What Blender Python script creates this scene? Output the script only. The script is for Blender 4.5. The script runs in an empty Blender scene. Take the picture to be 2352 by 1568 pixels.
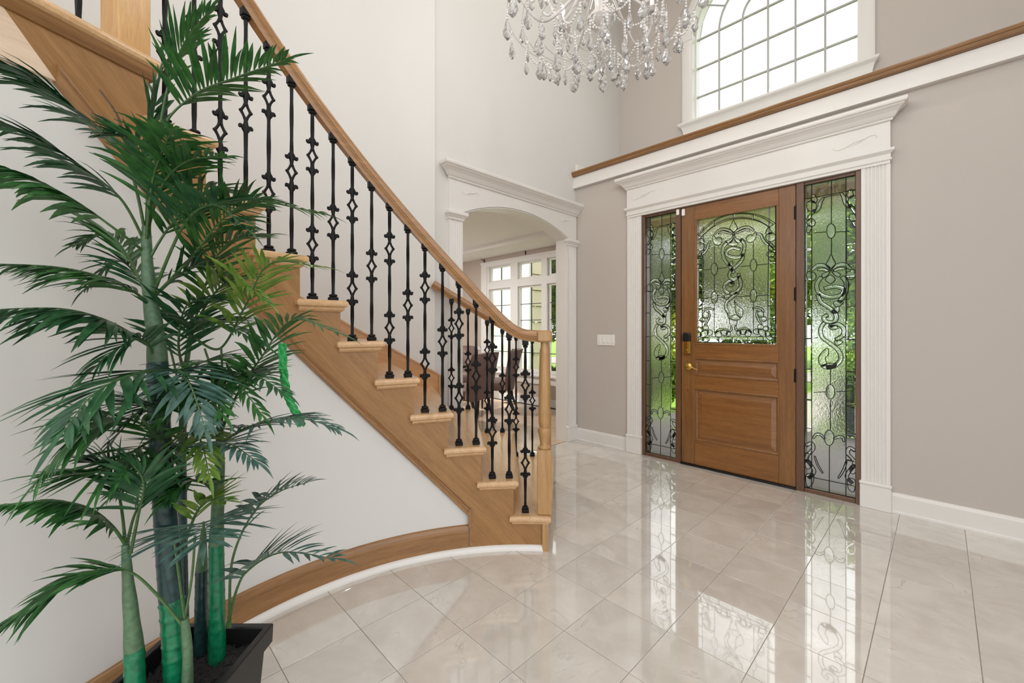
import bpy, math, random
from mathutils import Vector, Matrix, noise as mnoise
R = math.radians
rnd = random.Random(7)
sc = bpy.context.scene
COL = sc.collection

# ------------------------------------------------------------------ camera
FPX, CX, CY, CAMZ, YAW = 965.0, 1176.0, 757.0, 1.27, R(45.6)
cd = bpy.data.cameras.new('camera'); cam = bpy.data.objects.new('camera', cd); COL.objects.link(cam)
cam.location = (0, 0, CAMZ); cam.rotation_euler = (R(90), 0, YAW)
cd.sensor_fit = 'HORIZONTAL'; cd.sensor_width = 36.0; cd.lens = FPX / 2352 * 36
cd.shift_y = -(784 - CY) / 2352; cd.clip_start = .05; cd.clip_end = 200
sc.camera = cam

# ------------------------------------------------------------------ sky, sun, exposure
SKY = 2.0
w = bpy.data.worlds.new('sky'); sc.world = w; w.use_nodes = True
nt = w.node_tree; nt.nodes.clear()
wo = nt.nodes.new('ShaderNodeOutputWorld'); bg = nt.nodes.new('ShaderNodeBackground')
tc = nt.nodes.new('ShaderNodeTexCoord'); nz_ = nt.nodes.new('ShaderNodeTexNoise'); rp = nt.nodes.new('ShaderNodeValToRGB')
nz_.inputs['Scale'].default_value = 2.5; nz_.inputs['Detail'].default_value = 1
rp.color_ramp.elements[0].position = .35; rp.color_ramp.elements[0].color = (.80, .88, 1, 1)
rp.color_ramp.elements[1].position = .6; rp.color_ramp.elements[1].color = (1, .985, .96, 1)
nt.links.new(tc.outputs['Generated'], nz_.inputs['Vector']); nt.links.new(nz_.outputs['Fac'], rp.inputs['Fac'])
nt.links.new(rp.outputs['Color'], bg.inputs['Color']); bg.inputs['Strength'].default_value = SKY
nt.links.new(bg.outputs[0], wo.inputs[0])
sl = bpy.data.lights.new('sun', 'SUN'); sl.energy = 4.5; sl.angle = R(1.5); sl.color = (1, .95, .86)
so = bpy.data.objects.new('sun', sl); COL.objects.link(so)
so.rotation_euler = Vector((.8, .36, -.72)).to_track_quat('-Z', 'Y').to_euler()
vs = sc.view_settings
vs.view_transform = 'Standard'; vs.look = 'None'; vs.gamma = 1.0; vs.use_curve_mapping = False
vs.exposure = 0.18
cy = sc.cycles
cy.use_denoising = True; cy.use_adaptive_sampling = True; cy.adaptive_threshold = .04; cy.adaptive_min_samples = 16; cy.max_bounces = 8; cy.diffuse_bounces = 4; cy.glossy_bounces = 3
cy.transmission_bounces = 6; cy.transparent_max_bounces = 14; cy.sample_clamp_indirect = 6.0
cy.use_light_tree = False; cy.caustics_refractive = False; cy.caustics_reflective = False

# ------------------------------------------------------------------ helpers
FWD = Vector((-math.sin(YAW), math.cos(YAW), 0)); RGT = Vector((math.cos(YAW), math.sin(YAW), 0)); ZUP = Vector((0, 0, 1))
def ray(u, v): return FWD + RGT * ((u - CX) / FPX) + ZUP * ((CY - v) / FPX)
def at(u, v, d): return Vector((0, 0, CAMZ)) + ray(u, v) * d
def on_y(u, v, Y):
    r = ray(u, v); return Vector((0, 0, CAMZ)) + r * (Y / r.y)
def lin(c):
    return tuple((x / 12.92 if x <= .04045 else ((x + .055) / 1.055) ** 2.4) for x in [k / 255 for k in c]) + (1,)

class MB:
    def __init__(s): s.v = []; s.f = []
    def add(s, vs, fs):
        o = len(s.v); s.v += [tuple(x) for x in vs]; s.f += [tuple(i + o for i in f) for f in fs]; return s
    def box(s, x0, x1, y0, y1, z0, z1):
        return s.add([(x0,y0,z0),(x1,y0,z0),(x1,y1,z0),(x0,y1,z0),(x0,y0,z1),(x1,y0,z1),(x1,y1,z1),(x0,y1,z1)],
                     [(0,3,2,1),(4,5,6,7),(0,1,5,4),(1,2,6,5),(2,3,7,6),(3,0,4,7)])
    def bbox(s, x0, x1, y0, y1, z0, z1, b=.004):
        # box with chamfered top and bottom rims and corners
        rings = []
        for (e, z) in ((b, z0), (0, z0 + b), (0, z1 - b), (b, z1)):
            c = b if e == 0 else b
            X0, X1, Y0, Y1 = x0 + e, x1 - e, y0 + e, y1 - e
            rings.append([(X0+c,Y0,z),(X1-c,Y0,z),(X1,Y0+c,z),(X1,Y1-c,z),(X1-c,Y1,z),(X0+c,Y1,z),(X0,Y1-c,z),(X0,Y0+c,z)])
        return s.loft(rings, True, True)
    def loft(s, rings, closed=True, caps=True):
        n = len(rings[0]); vs = [p for r in rings for p in r]; fs = []
        for i in range(len(rings) - 1):
            for j in range(n if closed else n - 1):
                k = (j + 1) % n
                fs.append((i*n+j, i*n+k, (i+1)*n+k, (i+1)*n+j))
        if caps and closed:
            fs.append(tuple(range(n))[::-1]); fs.append(tuple((len(rings)-1)*n + j for j in range(n)))
        return s.add(vs, fs)
    def tube(s, pts, rad, n=8, caps=True, flat=1.0, up=None):
        pts = [Vector(p) for p in pts]; rings = []; m = len(pts)
        prev = None
        for i, p in enumerate(pts):
            t = (pts[min(i+1, m-1)] - pts[max(i-1, 0)]).normalized()
            ref = Vector(up) if up is not None else (prev if prev is not None else (ZUP if abs(t.z) < .9 else Vector((1, 0, 0))))
            a = (ref - t * ref.dot(t))
            if a.length < 1e-5: a = t.orthogonal()
            a.normalize(); prev = a; b = t.cross(a)
            r = rad[i] if isinstance(rad, (list, tuple)) else rad
            rings.append([p + a * (math.cos(2*math.pi*k/n) * r * flat) + b * (math.sin(2*math.pi*k/n) * r) for k in range(n)])
        return s.loft(rings, True, caps)
    def lathe(s, prof, c=(0, 0, 0), n=16, caps=True):
        rings = [[(c[0] + r*math.cos(2*math.pi*k/n), c[1] + r*math.sin(2*math.pi*k/n), c[2] + z) for k in range(n)] for r, z in prof]
        return s.loft(rings, True, caps)
    def sweep(s, pts, prof, caps=True, lat=None, plumb=False):
        # profile (a: sideways, b: up) carried along a path
        pts = [Vector(p) for p in pts]; m = len(pts); rings = []
        for i, p in enumerate(pts):
            t = (pts[min(i+1, m-1)] - pts[max(i-1, 0)]).normalized()
            L = Vector((t.y, -t.x, 0)) if lat is None else (lat[i] if isinstance(lat, list) else Vector(lat))
            if L.length < 1e-6: L = Vector((1, 0, 0))
            L = L.normalized(); U = ZUP if plumb else L.cross(t).normalized()
            if U.z < 0: U = -U
            rings.append([p + L*a + U*b for a, b in prof])
        return s.loft(rings, True, caps)
    def prism(s, outline, axis, a0, a1):
        # 2D outline extruded along an axis: axis 'x': (y,z), 'y': (x,z), 'z': (x,y)
        def pt(p, a): return {'x': (a, p[0], p[1]), 'y': (p[0], a, p[1]), 'z': (p[0], p[1], a)}[axis]
        return s.loft([[pt(p, a0) for p in outline], [pt(p, a1) for p in outline]], True, True)
    def ball(s, c, r, n=6, m=4, sz=1.0):
        prof = [(r*math.sin(math.pi*i/m), -r*sz*math.cos(math.pi*i/m)) for i in range(m+1)]
        prof[0] = (r*.02, prof[0][1]); prof[-1] = (r*.02, prof[-1][1])
        return s.lathe(prof, c, n)
    def build(s, name, mat, parent=None, smooth=False, uv=None, kind=None, loc=None):
        me = bpy.data.meshes.new(name); me.from_pydata(s.v, [], s.f); me.update()
        import bmesh
        bm = bmesh.new(); bm.from_mesh(me); bmesh.ops.recalc_face_normals(bm, faces=bm.faces); bm.to_mesh(me); bm.free()
        if smooth:
            me.polygons.foreach_set('use_smooth', [True]*len(me.polygons))
            if hasattr(me, 'set_sharp_from_angle'): me.set_sharp_from_angle(angle=R(smooth if smooth is not True else 40))
        if uv:
            ul = me.uv_layers.new(name='grain')
            for li, l in enumerate(me.loops): ul.data[li].uv = uv(me.vertices[l.vertex_index].co)
        if mat is not None: me.materials.append(mat)
        return link(name, me, parent, kind, loc)

def link(name, me, parent=None, kind=None, loc=None):
    o = bpy.data.objects.new(name, me); COL.objects.link(o)
    if loc is not None: o.location = loc
    if parent is not None: adopt(o, parent)
    if kind: o['kind'] = kind
    return o
def adopt(o, p):
    o.parent = p
    if p.parent is None:
        o.matrix_parent_inverse = Matrix.LocRotScale(p.location, p.rotation_euler, p.scale).inverted()
    else:
        q = p.parent
        m = Matrix.LocRotScale(q.location, q.rotation_euler, q.scale) @ q_inv(p) @ Matrix.LocRotScale(p.location, p.rotation_euler, p.scale)
        o.matrix_parent_inverse = m.inverted()
def q_inv(p): return p.matrix_parent_inverse.copy()
def tag(o, label, cat, group=None):
    o['label'] = label; o['category'] = cat
    if group: o['group'] = group
    return o
def empty(name, loc, label=None, cat=None, group=None, kind=None):
    o = bpy.data.objects.new(name, None); COL.objects.link(o); o.location = loc; o.empty_display_size = .1
    if label: tag(o, label, cat, group)
    if kind: o['kind'] = kind
    return o
def struct(name, mb, mat, smooth=False, uv=None, label=None):
    o = mb.build(name, mat, None, smooth, uv, 'structure')
    if label: o['label'] = label
    return o
def sempty(name, loc=(0, 0, 0), label=None):
    o = empty(name, loc, kind='structure')
    if label: o['label'] = label
    return o
def crom(pts, n=8, closed=False):
    pts = [Vector(p) for p in pts]; out = []; m = len(pts)
    rng = range(m if closed else m - 1)
    for i in rng:
        if closed: p0, p1, p2, p3 = pts[(i-1) % m], pts[i], pts[(i+1) % m], pts[(i+2) % m]
        else: p0, p1, p2, p3 = pts[max(i-1, 0)], pts[i], pts[i+1], pts[min(i+2, m-1)]
        for k in range(n):
            t = k / n
            out.append(.5*((2*p1) + (p2-p0)*t + (2*p0-5*p1+4*p2-p3)*t*t + (-p0+3*p1-3*p2+p3)*t**3))
    if not closed: out.append(pts[-1].copy())
    return out

# ------------------------------------------------------------------ materials
def mat_new(name):
    m = bpy.data.materials.new(name); m.use_nodes = True; n = m.node_tree
    return m, n, n.nodes['Principled BSDF']
def N(n, t, **kw):
    x = n.nodes.new(t)
    for k, v in kw.items():
        if k in x.inputs.keys(): x.inputs[k].default_value = v
        else: setattr(x, k, v)
    return x
def coords(n, mode, scale, rot=None, rand=0):
    t = n.nodes.new('ShaderNodeTexCoord'); mp = n.nodes.new('ShaderNodeMapping')
    mp.inputs['Scale'].default_value = scale
    if rot: mp.inputs['Rotation'].default_value = rot
    n.links.new(t.outputs[mode], mp.inputs['Vector'])
    if rand:
        oi = n.nodes.new('ShaderNodeObjectInfo'); cb = n.nodes.new('ShaderNodeCombineXYZ'); mu = N(n, 'ShaderNodeMath', operation='MULTIPLY')
        mu.inputs[1].default_value = rand; n.links.new(oi.outputs['Random'], mu.inputs[0])
        for i in range(3): n.links.new(mu.outputs[0], cb.inputs[i])
        n.links.new(cb.outputs[0], mp.inputs['Location'])
    return mp
def ramp(n, fac, stops):
    r = n.nodes.new('ShaderNodeValToRGB'); e = r.color_ramp.elements
    e[0].position, e[0].color = stops[0]; e[1].position, e[1].color = stops[-1]
    for p, c in stops[1:-1]:
        x = e.new(p); x.color = c
    n.links.new(fac, r.inputs['Fac']); return r
def bump(n, b, fac, strength, dist=.002):
    bp = N(n, 'ShaderNodeBump'); bp.inputs['Strength'].default_value = strength; bp.inputs['Distance'].default_value = dist
    n.links.new(fac, bp.inputs['Height']); n.links.new(bp.outputs[0], b.inputs['Normal'])
def plain(name, col, rough=.5, metal=0, spec=.5, nz=.03, nscale=30, bmp=0):
    m, n, b = mat_new(name); c = lin(col)
    mp = coords(n, 'Object', (nscale,)*3); t = N(n, 'ShaderNodeTexNoise', Detail=1.0)
    n.links.new(mp.outputs[0], t.inputs['Vector'])
    lo = tuple(x*(1-nz) for x in c[:3]) + (1,); hi = tuple(min(1, x*(1+nz)) for x in c[:3]) + (1,)
    r = ramp(n, t.outputs['Fac'], [(.3, lo), (.7, hi)]); n.links.new(r.outputs[0], b.inputs['Base Color'])
    b.inputs['Roughness'].default_value = rough; b.inputs['Metallic'].default_value = metal; b.inputs['Specular IOR Level'].default_value = spec
    if bmp > .1: bump(n, b, t.outputs['Fac'], bmp, .001)
    return m
def wood(name, light, dark, mode='Object', scale=(1, 1, 1), rough=.35, rand=7.0, contrast=.5, coat=.15):
    m, n, b = mat_new(name)
    mp = coords(n, mode, scale, rand=rand)
    t1 = N(n, 'ShaderNodeTexNoise', Scale=1.0, Detail=5.0, Roughness=.6, Distortion=.6); n.links.new(mp.outputs[0], t1.inputs['Vector'])
    t2 = N(n, 'ShaderNodeTexNoise', Scale=6.0, Detail=4.0, Roughness=.75); n.links.new(mp.outputs[0], t2.inputs['Vector'])
    mx = N(n, 'ShaderNodeMix'); mx.data_type = 'FLOAT'; mx.inputs[0].default_value = contrast
    n.links.new(t1.outputs['Fac'], mx.inputs[2]); n.links.new(t2.outputs['Fac'], mx.inputs[3])
    mid = tuple((a+c)/2 for a, c in zip(lin(light), lin(dark)))
    r = ramp(n, mx.outputs[0], [(.33, lin(dark)), (.5, mid), (.66, lin(light))]); n.links.new(r.outputs[0], b.inputs['Base Color'])
    b.inputs['Roughness'].default_value = rough; b.inputs['Coat Weight'].default_value = coat; b.inputs['Coat Roughness'].default_value = .2
    bump(n, b, t2.outputs['Fac'], .12, .0006)
    return m
def glass_clear(name, tint=(1, 1, 1), refl=.06):
    m = bpy.data.materials.new(name); m.use_nodes = True; n = m.node_tree; n.nodes.clear()
    o = n.nodes.new('ShaderNodeOutputMaterial'); t = n.nodes.new('ShaderNodeBsdfTransparent'); g = n.nodes.new('ShaderNodeBsdfGlossy'); mx = n.nodes.new('ShaderNodeMixShader')
    t.inputs['Color'].default_value = tint + (1,); g.inputs['Roughness'].default_value = .02
    mx.inputs[0].default_value = refl
    n.links.new(t.outputs[0], mx.inputs[1]); n.links.new(g.outputs[0], mx.inputs[2]); n.links.new(mx.outputs[0], o.inputs[0]); return m
def glass_hammered(name):
    m = bpy.data.materials.new(name); m.use_nodes = True; n = m.node_tree; n.nodes.clear()
    o = n.nodes.new('ShaderNodeOutputMaterial'); t = n.nodes.new('ShaderNodeBsdfTransparent'); g = n.nodes.new('ShaderNodeBsdfGlossy')
    rf = n.nodes.new('ShaderNodeBsdfRefraction'); rf.inputs['IOR'].default_value = 1.33; rf.inputs['Roughness'].default_value = .06
    mp = coords(n, 'Object', (1, 1, .8)); t1 = N(n, 'ShaderNodeTexNoise', Scale=75.0, Detail=1.0, Distortion=.8)
    n.links.new(mp.outputs[0], t1.inputs['Vector'])
    bp = N(n, 'ShaderNodeBump'); bp.inputs['Strength'].default_value = 1.0; bp.inputs['Distance'].default_value = .0028
    n.links.new(t1.outputs['Fac'], bp.inputs['Height']); n.links.new(bp.outputs[0], rf.inputs['Normal']); n.links.new(bp.outputs[0], g.inputs['Normal'])
    g.inputs['Roughness'].default_value = .15
    m1 = n.nodes.new('ShaderNodeMixShader'); m1.inputs[0].default_value = .8
    m2 = n.nodes.new('ShaderNodeMixShader'); m2.inputs[0].default_value = .05
    n.links.new(t.outputs[0], m1.inputs[1]); n.links.new(rf.outputs[0], m1.inputs[2])
    n.links.new(m1.outputs[0], m2.inputs[1]); n.links.new(g.outputs[0], m2.inputs[2]); n.links.new(m2.outputs[0], o.inputs[0]); return m
def glass_solid(name, tint=(1, 1, 1), rough=0.0, ior=1.5, white=0.0):
    m, n, b = mat_new(name); b.inputs['Base Color'].default_value = tint + (1,)
    b.inputs['Transmission Weight'].default_value = 1 - white; b.inputs['Roughness'].default_value = rough; b.inputs['IOR'].default_value = ior
    return m
def marble(name):
    m, n, b = mat_new(name)
    mp = coords(n, 'Object', (1, 1, 1), rand=40)
    t1 = N(n, 'ShaderNodeTexNoise', Scale=5.0, Detail=4.0, Roughness=.6, Distortion=.5); n.links.new(mp.outputs[0], t1.inputs['Vector'])
    t2 = N(n, 'ShaderNodeTexNoise', Scale=2.6, Detail=6.0, Roughness=.6, Distortion=1.2); n.links.new(mp.outputs[0], t2.inputs['Vector'])
    oi = n.nodes.new('ShaderNodeObjectInfo')
    base = ramp(n, t1.outputs['Fac'], [(.35, lin((202, 194, 184))), (.65, lin((217, 211, 202)))])
    hs = N(n, 'ShaderNodeHueSaturation'); mr = N(n, 'ShaderNodeMapRange'); mr.inputs[3].default_value = .93; mr.inputs[4].default_value = 1.04
    n.links.new(oi.outputs['Random'], mr.inputs[0]); n.links.new(mr.outputs[0], hs.inputs['Value']); n.links.new(base.outputs[0], hs.inputs['Color'])
    vein = ramp(n, t2.outputs['Fac'], [(.484, (0, 0, 0, 1)), (.4955, (1, 1, 1, 1)), (.507, (0, 0, 0, 1))])
    ms = ramp(n, t1.outputs['Fac'], [(.5, (0, 0, 0, 1)), (.68, (.42, .42, .42, 1))])
    mu = N(n, 'ShaderNodeMath', operation='MULTIPLY'); n.links.new(vein.outputs[0], mu.inputs[0]); n.links.new(ms.outputs[0], mu.inputs[1])
    mx = N(n, 'ShaderNodeMix'); mx.data_type = 'RGBA'; n.links.new(mu.outputs[0], mx.inputs[0]); n.links.new(hs.outputs[0], mx.inputs[6]); mx.inputs[7].default_value = lin((120, 104, 90))
    n.links.new(mx.outputs[2], b.inputs['Base Color'])
    b.inputs['Roughness'].default_value = .06; b.inputs['IOR'].default_value = 1.6; b.inputs['Coat Weight'].default_value = 1.0; b.inputs['Coat IOR'].default_value = 1.7; b.inputs['Coat Roughness'].default_value = .02
    return m
def foliage(name, c1, c2, rough=.45, scale=2.0, trans=.15):
    m, n, b = mat_new(name)
    mp = coords(n, 'Object', (scale,)*3, rand=9); t = N(n, 'ShaderNodeTexNoise', Detail=3.0); n.links.new(mp.outputs[0], t.inputs['Vector'])
    r = ramp(n, t.outputs['Fac'], [(.3, lin(c1)), (.7, lin(c2))]); n.links.new(r.outputs[0], b.inputs['Base Color'])
    b.inputs['Roughness'].default_value = rough; b.inputs['Specular IOR Level'].default_value = .4
    if trans:
        tr = n.nodes.new('ShaderNodeBsdfTranslucent'); mx = n.nodes.new('ShaderNodeMixShader'); mx.inputs[0].default_value = trans
        n.links.new(r.outputs[0], tr.inputs['Color']); o = n.nodes['Material Output']
        n.links.new(b.outputs[0], mx.inputs[1]); n.links.new(tr.outputs[0], mx.inputs[2]); n.links.new(mx.outputs[0], o.inputs[0])
    return m

M = {}
M['paint'] = plain('greige_paint', (190, 182, 174), .7, nz=.012, nscale=120, bmp=.05)
M['paint_light'] = plain('pale_paint', (213, 211, 207), .7, nz=.012, nscale=120, bmp=.05)
M['ceiling'] = plain('ceiling_paint', (232, 229, 224), .8, nz=.01)
M['trim'] = plain('white_trim', (226, 223, 218), .35, nz=.01)
M['oak'] = wood('oak_stringer', (166, 124, 74), (130, 89, 47), 'UV', (2.2, 26, 1), .34)
M['oak_skirt'] = wood('oak_skirt', (162, 120, 76), (122, 84, 48), 'UV', (2.0, 30, 1), .34)
M['oak_tread'] = wood('oak_tread', (212, 174, 130), (184, 144, 100), 'Object', (2.0, 24, 24), .22, coat=.4)
M['oak_rail'] = wood('oak_rail', (166, 120, 68), (130, 88, 44), 'UV', (2.0, 30, 1), .28, coat=.35)
M['oak_newel'] = wood('oak_newel', (186, 146, 94), (152, 112, 66), 'Object', (40, 40, 3), .28, coat=.3)
M['oak_post'] = wood('oak_post', (212, 168, 106), (180, 130, 68), 'Object', (40, 40, 3), .3, coat=.2)
M['oak_wall'] = wood('oak_wall_skirt', (200, 148, 90), (168, 116, 62), 'UV', (2.0, 28, 1), .3)
M['maple'] = wood('pale_maple', (228, 206, 184), (206, 178, 150), 'UV', (2, 18, 1), .4)
M['ledge'] = wood('ledge_oak', (150, 108, 60), (112, 76, 38), 'Object', (1.6, 30, 30), .3, coat=.3)
M['door_v'] = wood('door_oak_upright', (142, 99, 54), (104, 67, 33), 'Object', (30, 30, 1.8), .3, coat=.3)
M['door_h'] = wood('door_oak_rail', (150, 102, 52), (108, 67, 31), 'Object', (1.8, 30, 30), .3, coat=.3)
M['frame'] = wood('door_frame_oak', (116, 82, 56), (82, 56, 37), 'Object', (30, 30, 2), .35, coat=.2)
M['iron'] = plain('black_iron', (11, 11, 12), .55, .1, .3, .25, 90, .3)
M['came'] = plain('lead_came', (30, 32, 30), .5, .5, .5, .2, 60)
M['brass'] = plain('brass', (196, 160, 84), .22, 1, .5, .05)
M['blackp'] = plain('black_plastic', (14, 14, 16), .35)
M['hinge'] = plain('dark_bronze', (40, 28, 22), .4, .7)
M['white_plastic'] = plain('white_plastic', (236, 233, 228), .3, nz=.005)
M['tile'] = marble('cream_marble')
M['grout'] = plain('grout', (176, 166, 154), .7)
M['plank'] = wood('dining_oak_floor', (216, 192, 166), (184, 158, 132), 'Object', (2, 30, 30), .2, rand=23, coat=.5)
M['hammered'] = glass_hammered('hammered_glass')
M['clear'] = glass_clear('clear_glass')
M['bevel'] = glass_solid('bevelled_glass', (.97, 1, .97), 0, 1.32)
M['crystal'] = glass_solid('crystal', (1, .995, .99), 0, 1.55, .2)
M['pearl'] = glass_solid('crystal_bead', (1, .985, .965), .08, 1.5, .8)
M['rose_glass'] = glass_solid('blush_glass', (1, .95, .925), .05, 1.45, .5)
M['chrome'] = plain('chrome', (200, 198, 194), .15, 1)
M['velvet'] = plain('brown_velvet', (112, 90, 84), .6, nz=.12, nscale=14)
M['nail'] = plain('pale_piping', (196, 180, 166), .35, .6)
M['darkwood'] = plain('espresso_wood', (40, 26, 22), .3, nz=.15, nscale=12)
M['planter'] = plain('black_planter', (26, 24, 25), .38, nz=.12, nscale=25)
M['soil'] = plain('dark_soil', (44, 40, 40), .95, nz=.6, nscale=90, bmp=1)

# ================================================================== THE SETTING
DOOR_Y, UP_Y, ARCH_X, DIN_Y, CEIL = 3.95, 4.90, -2.98, 5.26, 5.8
DC = -1.268                     # door axis
OP0, OP1, OPZ = -2.13, -.405, 2.43
# ---- floor slab and marble tiles
fl = struct('floor', MB().box(-3.05, 1.6, -3.5, 4.10, -.12, -.004), M['grout'], label='cream polished marble tile floor of the foyer')
T = .305
def tile_mesh(dx0, dx1, dy0, dy1):
    g, b, h = .0011, .0012, .0015
    x0, x1, y0, y1 = dx0+g, dx1-g, dy0+g, dy1-g
    mb = MB()
    r0 = [(x0,y0,-.004),(x1,y0,-.004),(x1,y1,-.004),(x0,y1,-.004)]
    r1 = [(x,y,-h*.5) for x,y,_ in r0]
    r2 = [(x0+b,y0+b,0),(x1-b,y0+b,0),(x1-b,y1-b,0),(x0+b,y1-b,0)]
    mb.loft([r0, r1, r2], True, True); return mb
_full = None
for i in range(-5, 11):
    for j in range(-8, 10):
        x0, y0 = -1.724 + T*i, 1.094 + T*j
        x1, y1 = min(x0+T, 1.6), min(y0+T, 3.95)
        x0c, y0c = max(x0, -2.98), y0
        if x1 - x0c < .02 or y1 - y0c < .02: continue
        cx_, cy_ = (x0c+x1)/2, (y0c+y1)/2
        rr = math.hypot(cx_+.682, cy_-.747); an = math.degrees(math.atan2(cy_-.747, cx_+.682)) % 360
        if 140 < an < 260 and rr > 1.75: continue
        if cy_ < -.75 or (cx_ < -1.75 and cy_ < .0): continue
        full = (x1-x0c > T-.001) and (y1-y0c > T-.001)
        if full:
            if _full is None:
                t = tile_mesh(-T/2, T/2, -T/2, T/2).build('tile', M['tile'], fl); _full = t.data
            else: t = link('tile', _full, fl)
        else:
            t = tile_mesh(x0c-cx_, x1-cx_, y0c-cy_, y1-cy_).build('tile', M['tile'], fl)
        t.location = (cx_, cy_, 0); t.rotation_euler = (rnd.gauss(0, .0007), rnd.gauss(0, .0007), 0)

# ---- ceiling and right wall
struct('ceiling', MB().box(-5.2, 1.75, -3.5, 5.05, CEIL, CEIL+.12), M['ceiling'])
struct('wall_right', MB().box(1.6, 1.75, 1.9, 5.05, -.1, CEIL), M['paint'])
# ---- door wall (opening for the door and the sidelights)
mb = MB().box(-2.98, OP0, DOOR_Y, 4.10, -.1, 3.02).box(OP1, 1.6, DOOR_Y, 4.10, -.1, 3.02).box(OP0, OP1, DOOR_Y, 4.10, OPZ, 3.02)
struct('wall_door', mb, M['paint'], label='greige painted wall around the front door')
# ---- ledge (white fascia with oak cap) above the door wall
led = sempty('trim_3', (0, 0, 0), 'long ledge with oak cap and white fascia above the front door')
MB().box(-2.98, 1.6, 3.918, DOOR_Y, 2.90, 3.03).box(-2.98, 1.6, 3.905, 3.918, 2.90, 2.936).box(-2.98, 1.6, 3.910, 3.918, 2.936, 2.944).build('fascia', M['trim'], led)
MB().prism([(3.90, 3.032), (3.888, 3.036), (3.884, 3.046), (3.884, 3.056), (3.878, 3.060), (3.874, 3.070), (3.876, 3.081), (3.886, 3.086), (3.97, 3.086), (3.97, 3.032)], 'x', -2.98, 1.6).build('oak_cap', M['ledge'], led)
MB().box(-2.98, 1.6, 3.97, UP_Y, 3.02, 3.083).build('ledge_top', M['trim'], led)
MB().box(-2.98, -2.955, 3.955, UP_Y, 3.086, 3.19).box(-2.955, 1.6, UP_Y-.018, UP_Y, 3.086, 3.20).build('ledge_baseboard', M['trim'], led)
# ---- upper wall with the arched window opening
WX0, WX1, WZ0, WSP = DC-.745, DC+.745, 3.67, 4.655
WR = .745
def arch_strip(mb, x0, x1, z0, z1, cx, half, sill, spring, rise, n, put):
    # wall in vertical strips around an arched opening; put(xa, xb, za0, zb0, za1, zb1)
    put(x0, cx-half, z0, z0, z1, z1); put(cx+half, x1, z0, z0, z1, z1)
    if sill > z0: put(cx-half, cx+half, z0, z0, sill, sill)
    Rr = (half*half + rise*rise) / (2*rise)
    def az(x): return spring + math.sqrt(max(0, Rr*Rr - (x-cx)**2)) - (Rr - rise)
    for i in range(n):
        a = cx - half + 2*half*i/n; b = cx - half + 2*half*(i+1)/n
        put(a, b, az(a), az(b), z1, z1)
    return az
mb = MB()
def putY(y0, y1):
    def f(xa, xb, za, zb, zc, zd):
        mb.add([(xa,y0,za),(xb,y0,zb),(xb,y0,zd),(xa,y0,zc),(xa,y1,za),(xb,y1,zb),(xb,y1,zd),(xa,y1,zc)],
               [(0,1,2,3),(7,6,5,4),(0,4,5,1),(1,5,6,2),(2,6,7,3),(3,7,4,0)])
    return f
upz = arch_strip(mb, -3.12, 1.75, 2.72, CEIL, DC, WR, WZ0, WSP, WR-.001, 32, putY(UP_Y, 5.10))
struct('wall_upper', mb, M['paint'], label='greige upper wall around the arched window')
# porch soffit and beam under the projecting bay
struct('trim_5', MB().box(-3.0, 1.75, 4.12, 5.12, 2.60, 2.70).box(-3.0, 1.75, 4.86, 5.12, 2.52, 2.60), plain('tan_stucco', (228, 206, 162), .8), label='tan porch beam seen through the top of the sidelights')
# ---- wall with the archway to the dining room
AY0, AY1, ASP, ARISE = 2.285, 3.783, 2.30, .165
mb = MB()
def putX(x0, x1):
    def f(ya, yb, za, zb, zc, zd):
        mb.add([(x0,ya,za),(x0,yb,zb),(x0,yb,zd),(x0,ya,zc),(x1,ya,za),(x1,yb,zb),(x1,yb,zd),(x1,ya,zc)],
               [(3,2,1,0),(4,5,6,7),(1,5,4,0),(2,6,5,1),(3,7,6,2),(0,4,7,3)])
    return f
ACY, AH = (AY0+AY1)/2, (AY1-AY0)/2
az_fn = arch_strip(mb, 2.0, 5.26, -.1, CEIL, ACY, AH, -.1, ASP, ARISE, 24, putX(-3.12, ARCH_X))
struct('wall_arch', mb, M['paint_light'], label='pale wall with an arched opening to the dining room')

# ---- stairs: circular plan
SC = Vector((-.682, .747, 0)); RISE = .202; A0 = 128.75; DA = 7.62; TH0 = 208.0
def P(r, th, z=0.0):
    if th <= TH0:
        return Vector((SC.x + r*math.cos(R(th)), SC.y + r*math.sin(R(th)), z))
    e = Vector((math.cos(R(TH0)), math.sin(R(TH0)), 0)); t = Vector((-e.y, e.x, 0))
    p = SC + e*r + t*(1.42*R(th-TH0)); p.z = z; return p
def nose(th): return RISE*(1 + (th-A0)/DA)
def steps(a, b, d=1.5):
    n = max(1, int(math.ceil((b-a)/d))); return [a + (b-a)*i/n for i in range(n+1)]
def curved(mb, r0, r1, ths, zlo, zhi):
    # solid curved board between radii, with heights as functions of the angle
    rings = []
    for th in ths:
        a, b = zlo(th), zhi(th)
        rings.append([P(r0, th, a), P(r1, th, a), P(r1, th, b), P(r0, th, b)])
    return mb.loft(rings, True, True)
STB = lambda th: nose(th) - .505        # lower edge of the stringer
LZ = 11*RISE
def arc_uv(slope=0.0):
    def f(co):
        th = math.atan2(co.y-SC.y, co.x-SC.x) % (2*math.pi); s = 1.42*th
        return (s*math.cos(slope) + co.z*math.sin(slope), -s*math.sin(slope) + co.z*math.cos(slope))
    return f
# curved wall beneath the stair
mb = MB(); ths = steps(141, 250, 1.5)
curved(mb, 1.436, 1.50, ths, lambda t: -.0, lambda t: max(.06, min(STB(t)+.06, LZ-.15)))
struct('wall_stair_base', mb, M['paint_light'], 35, label='pale curved wall below the staircase')
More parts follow.
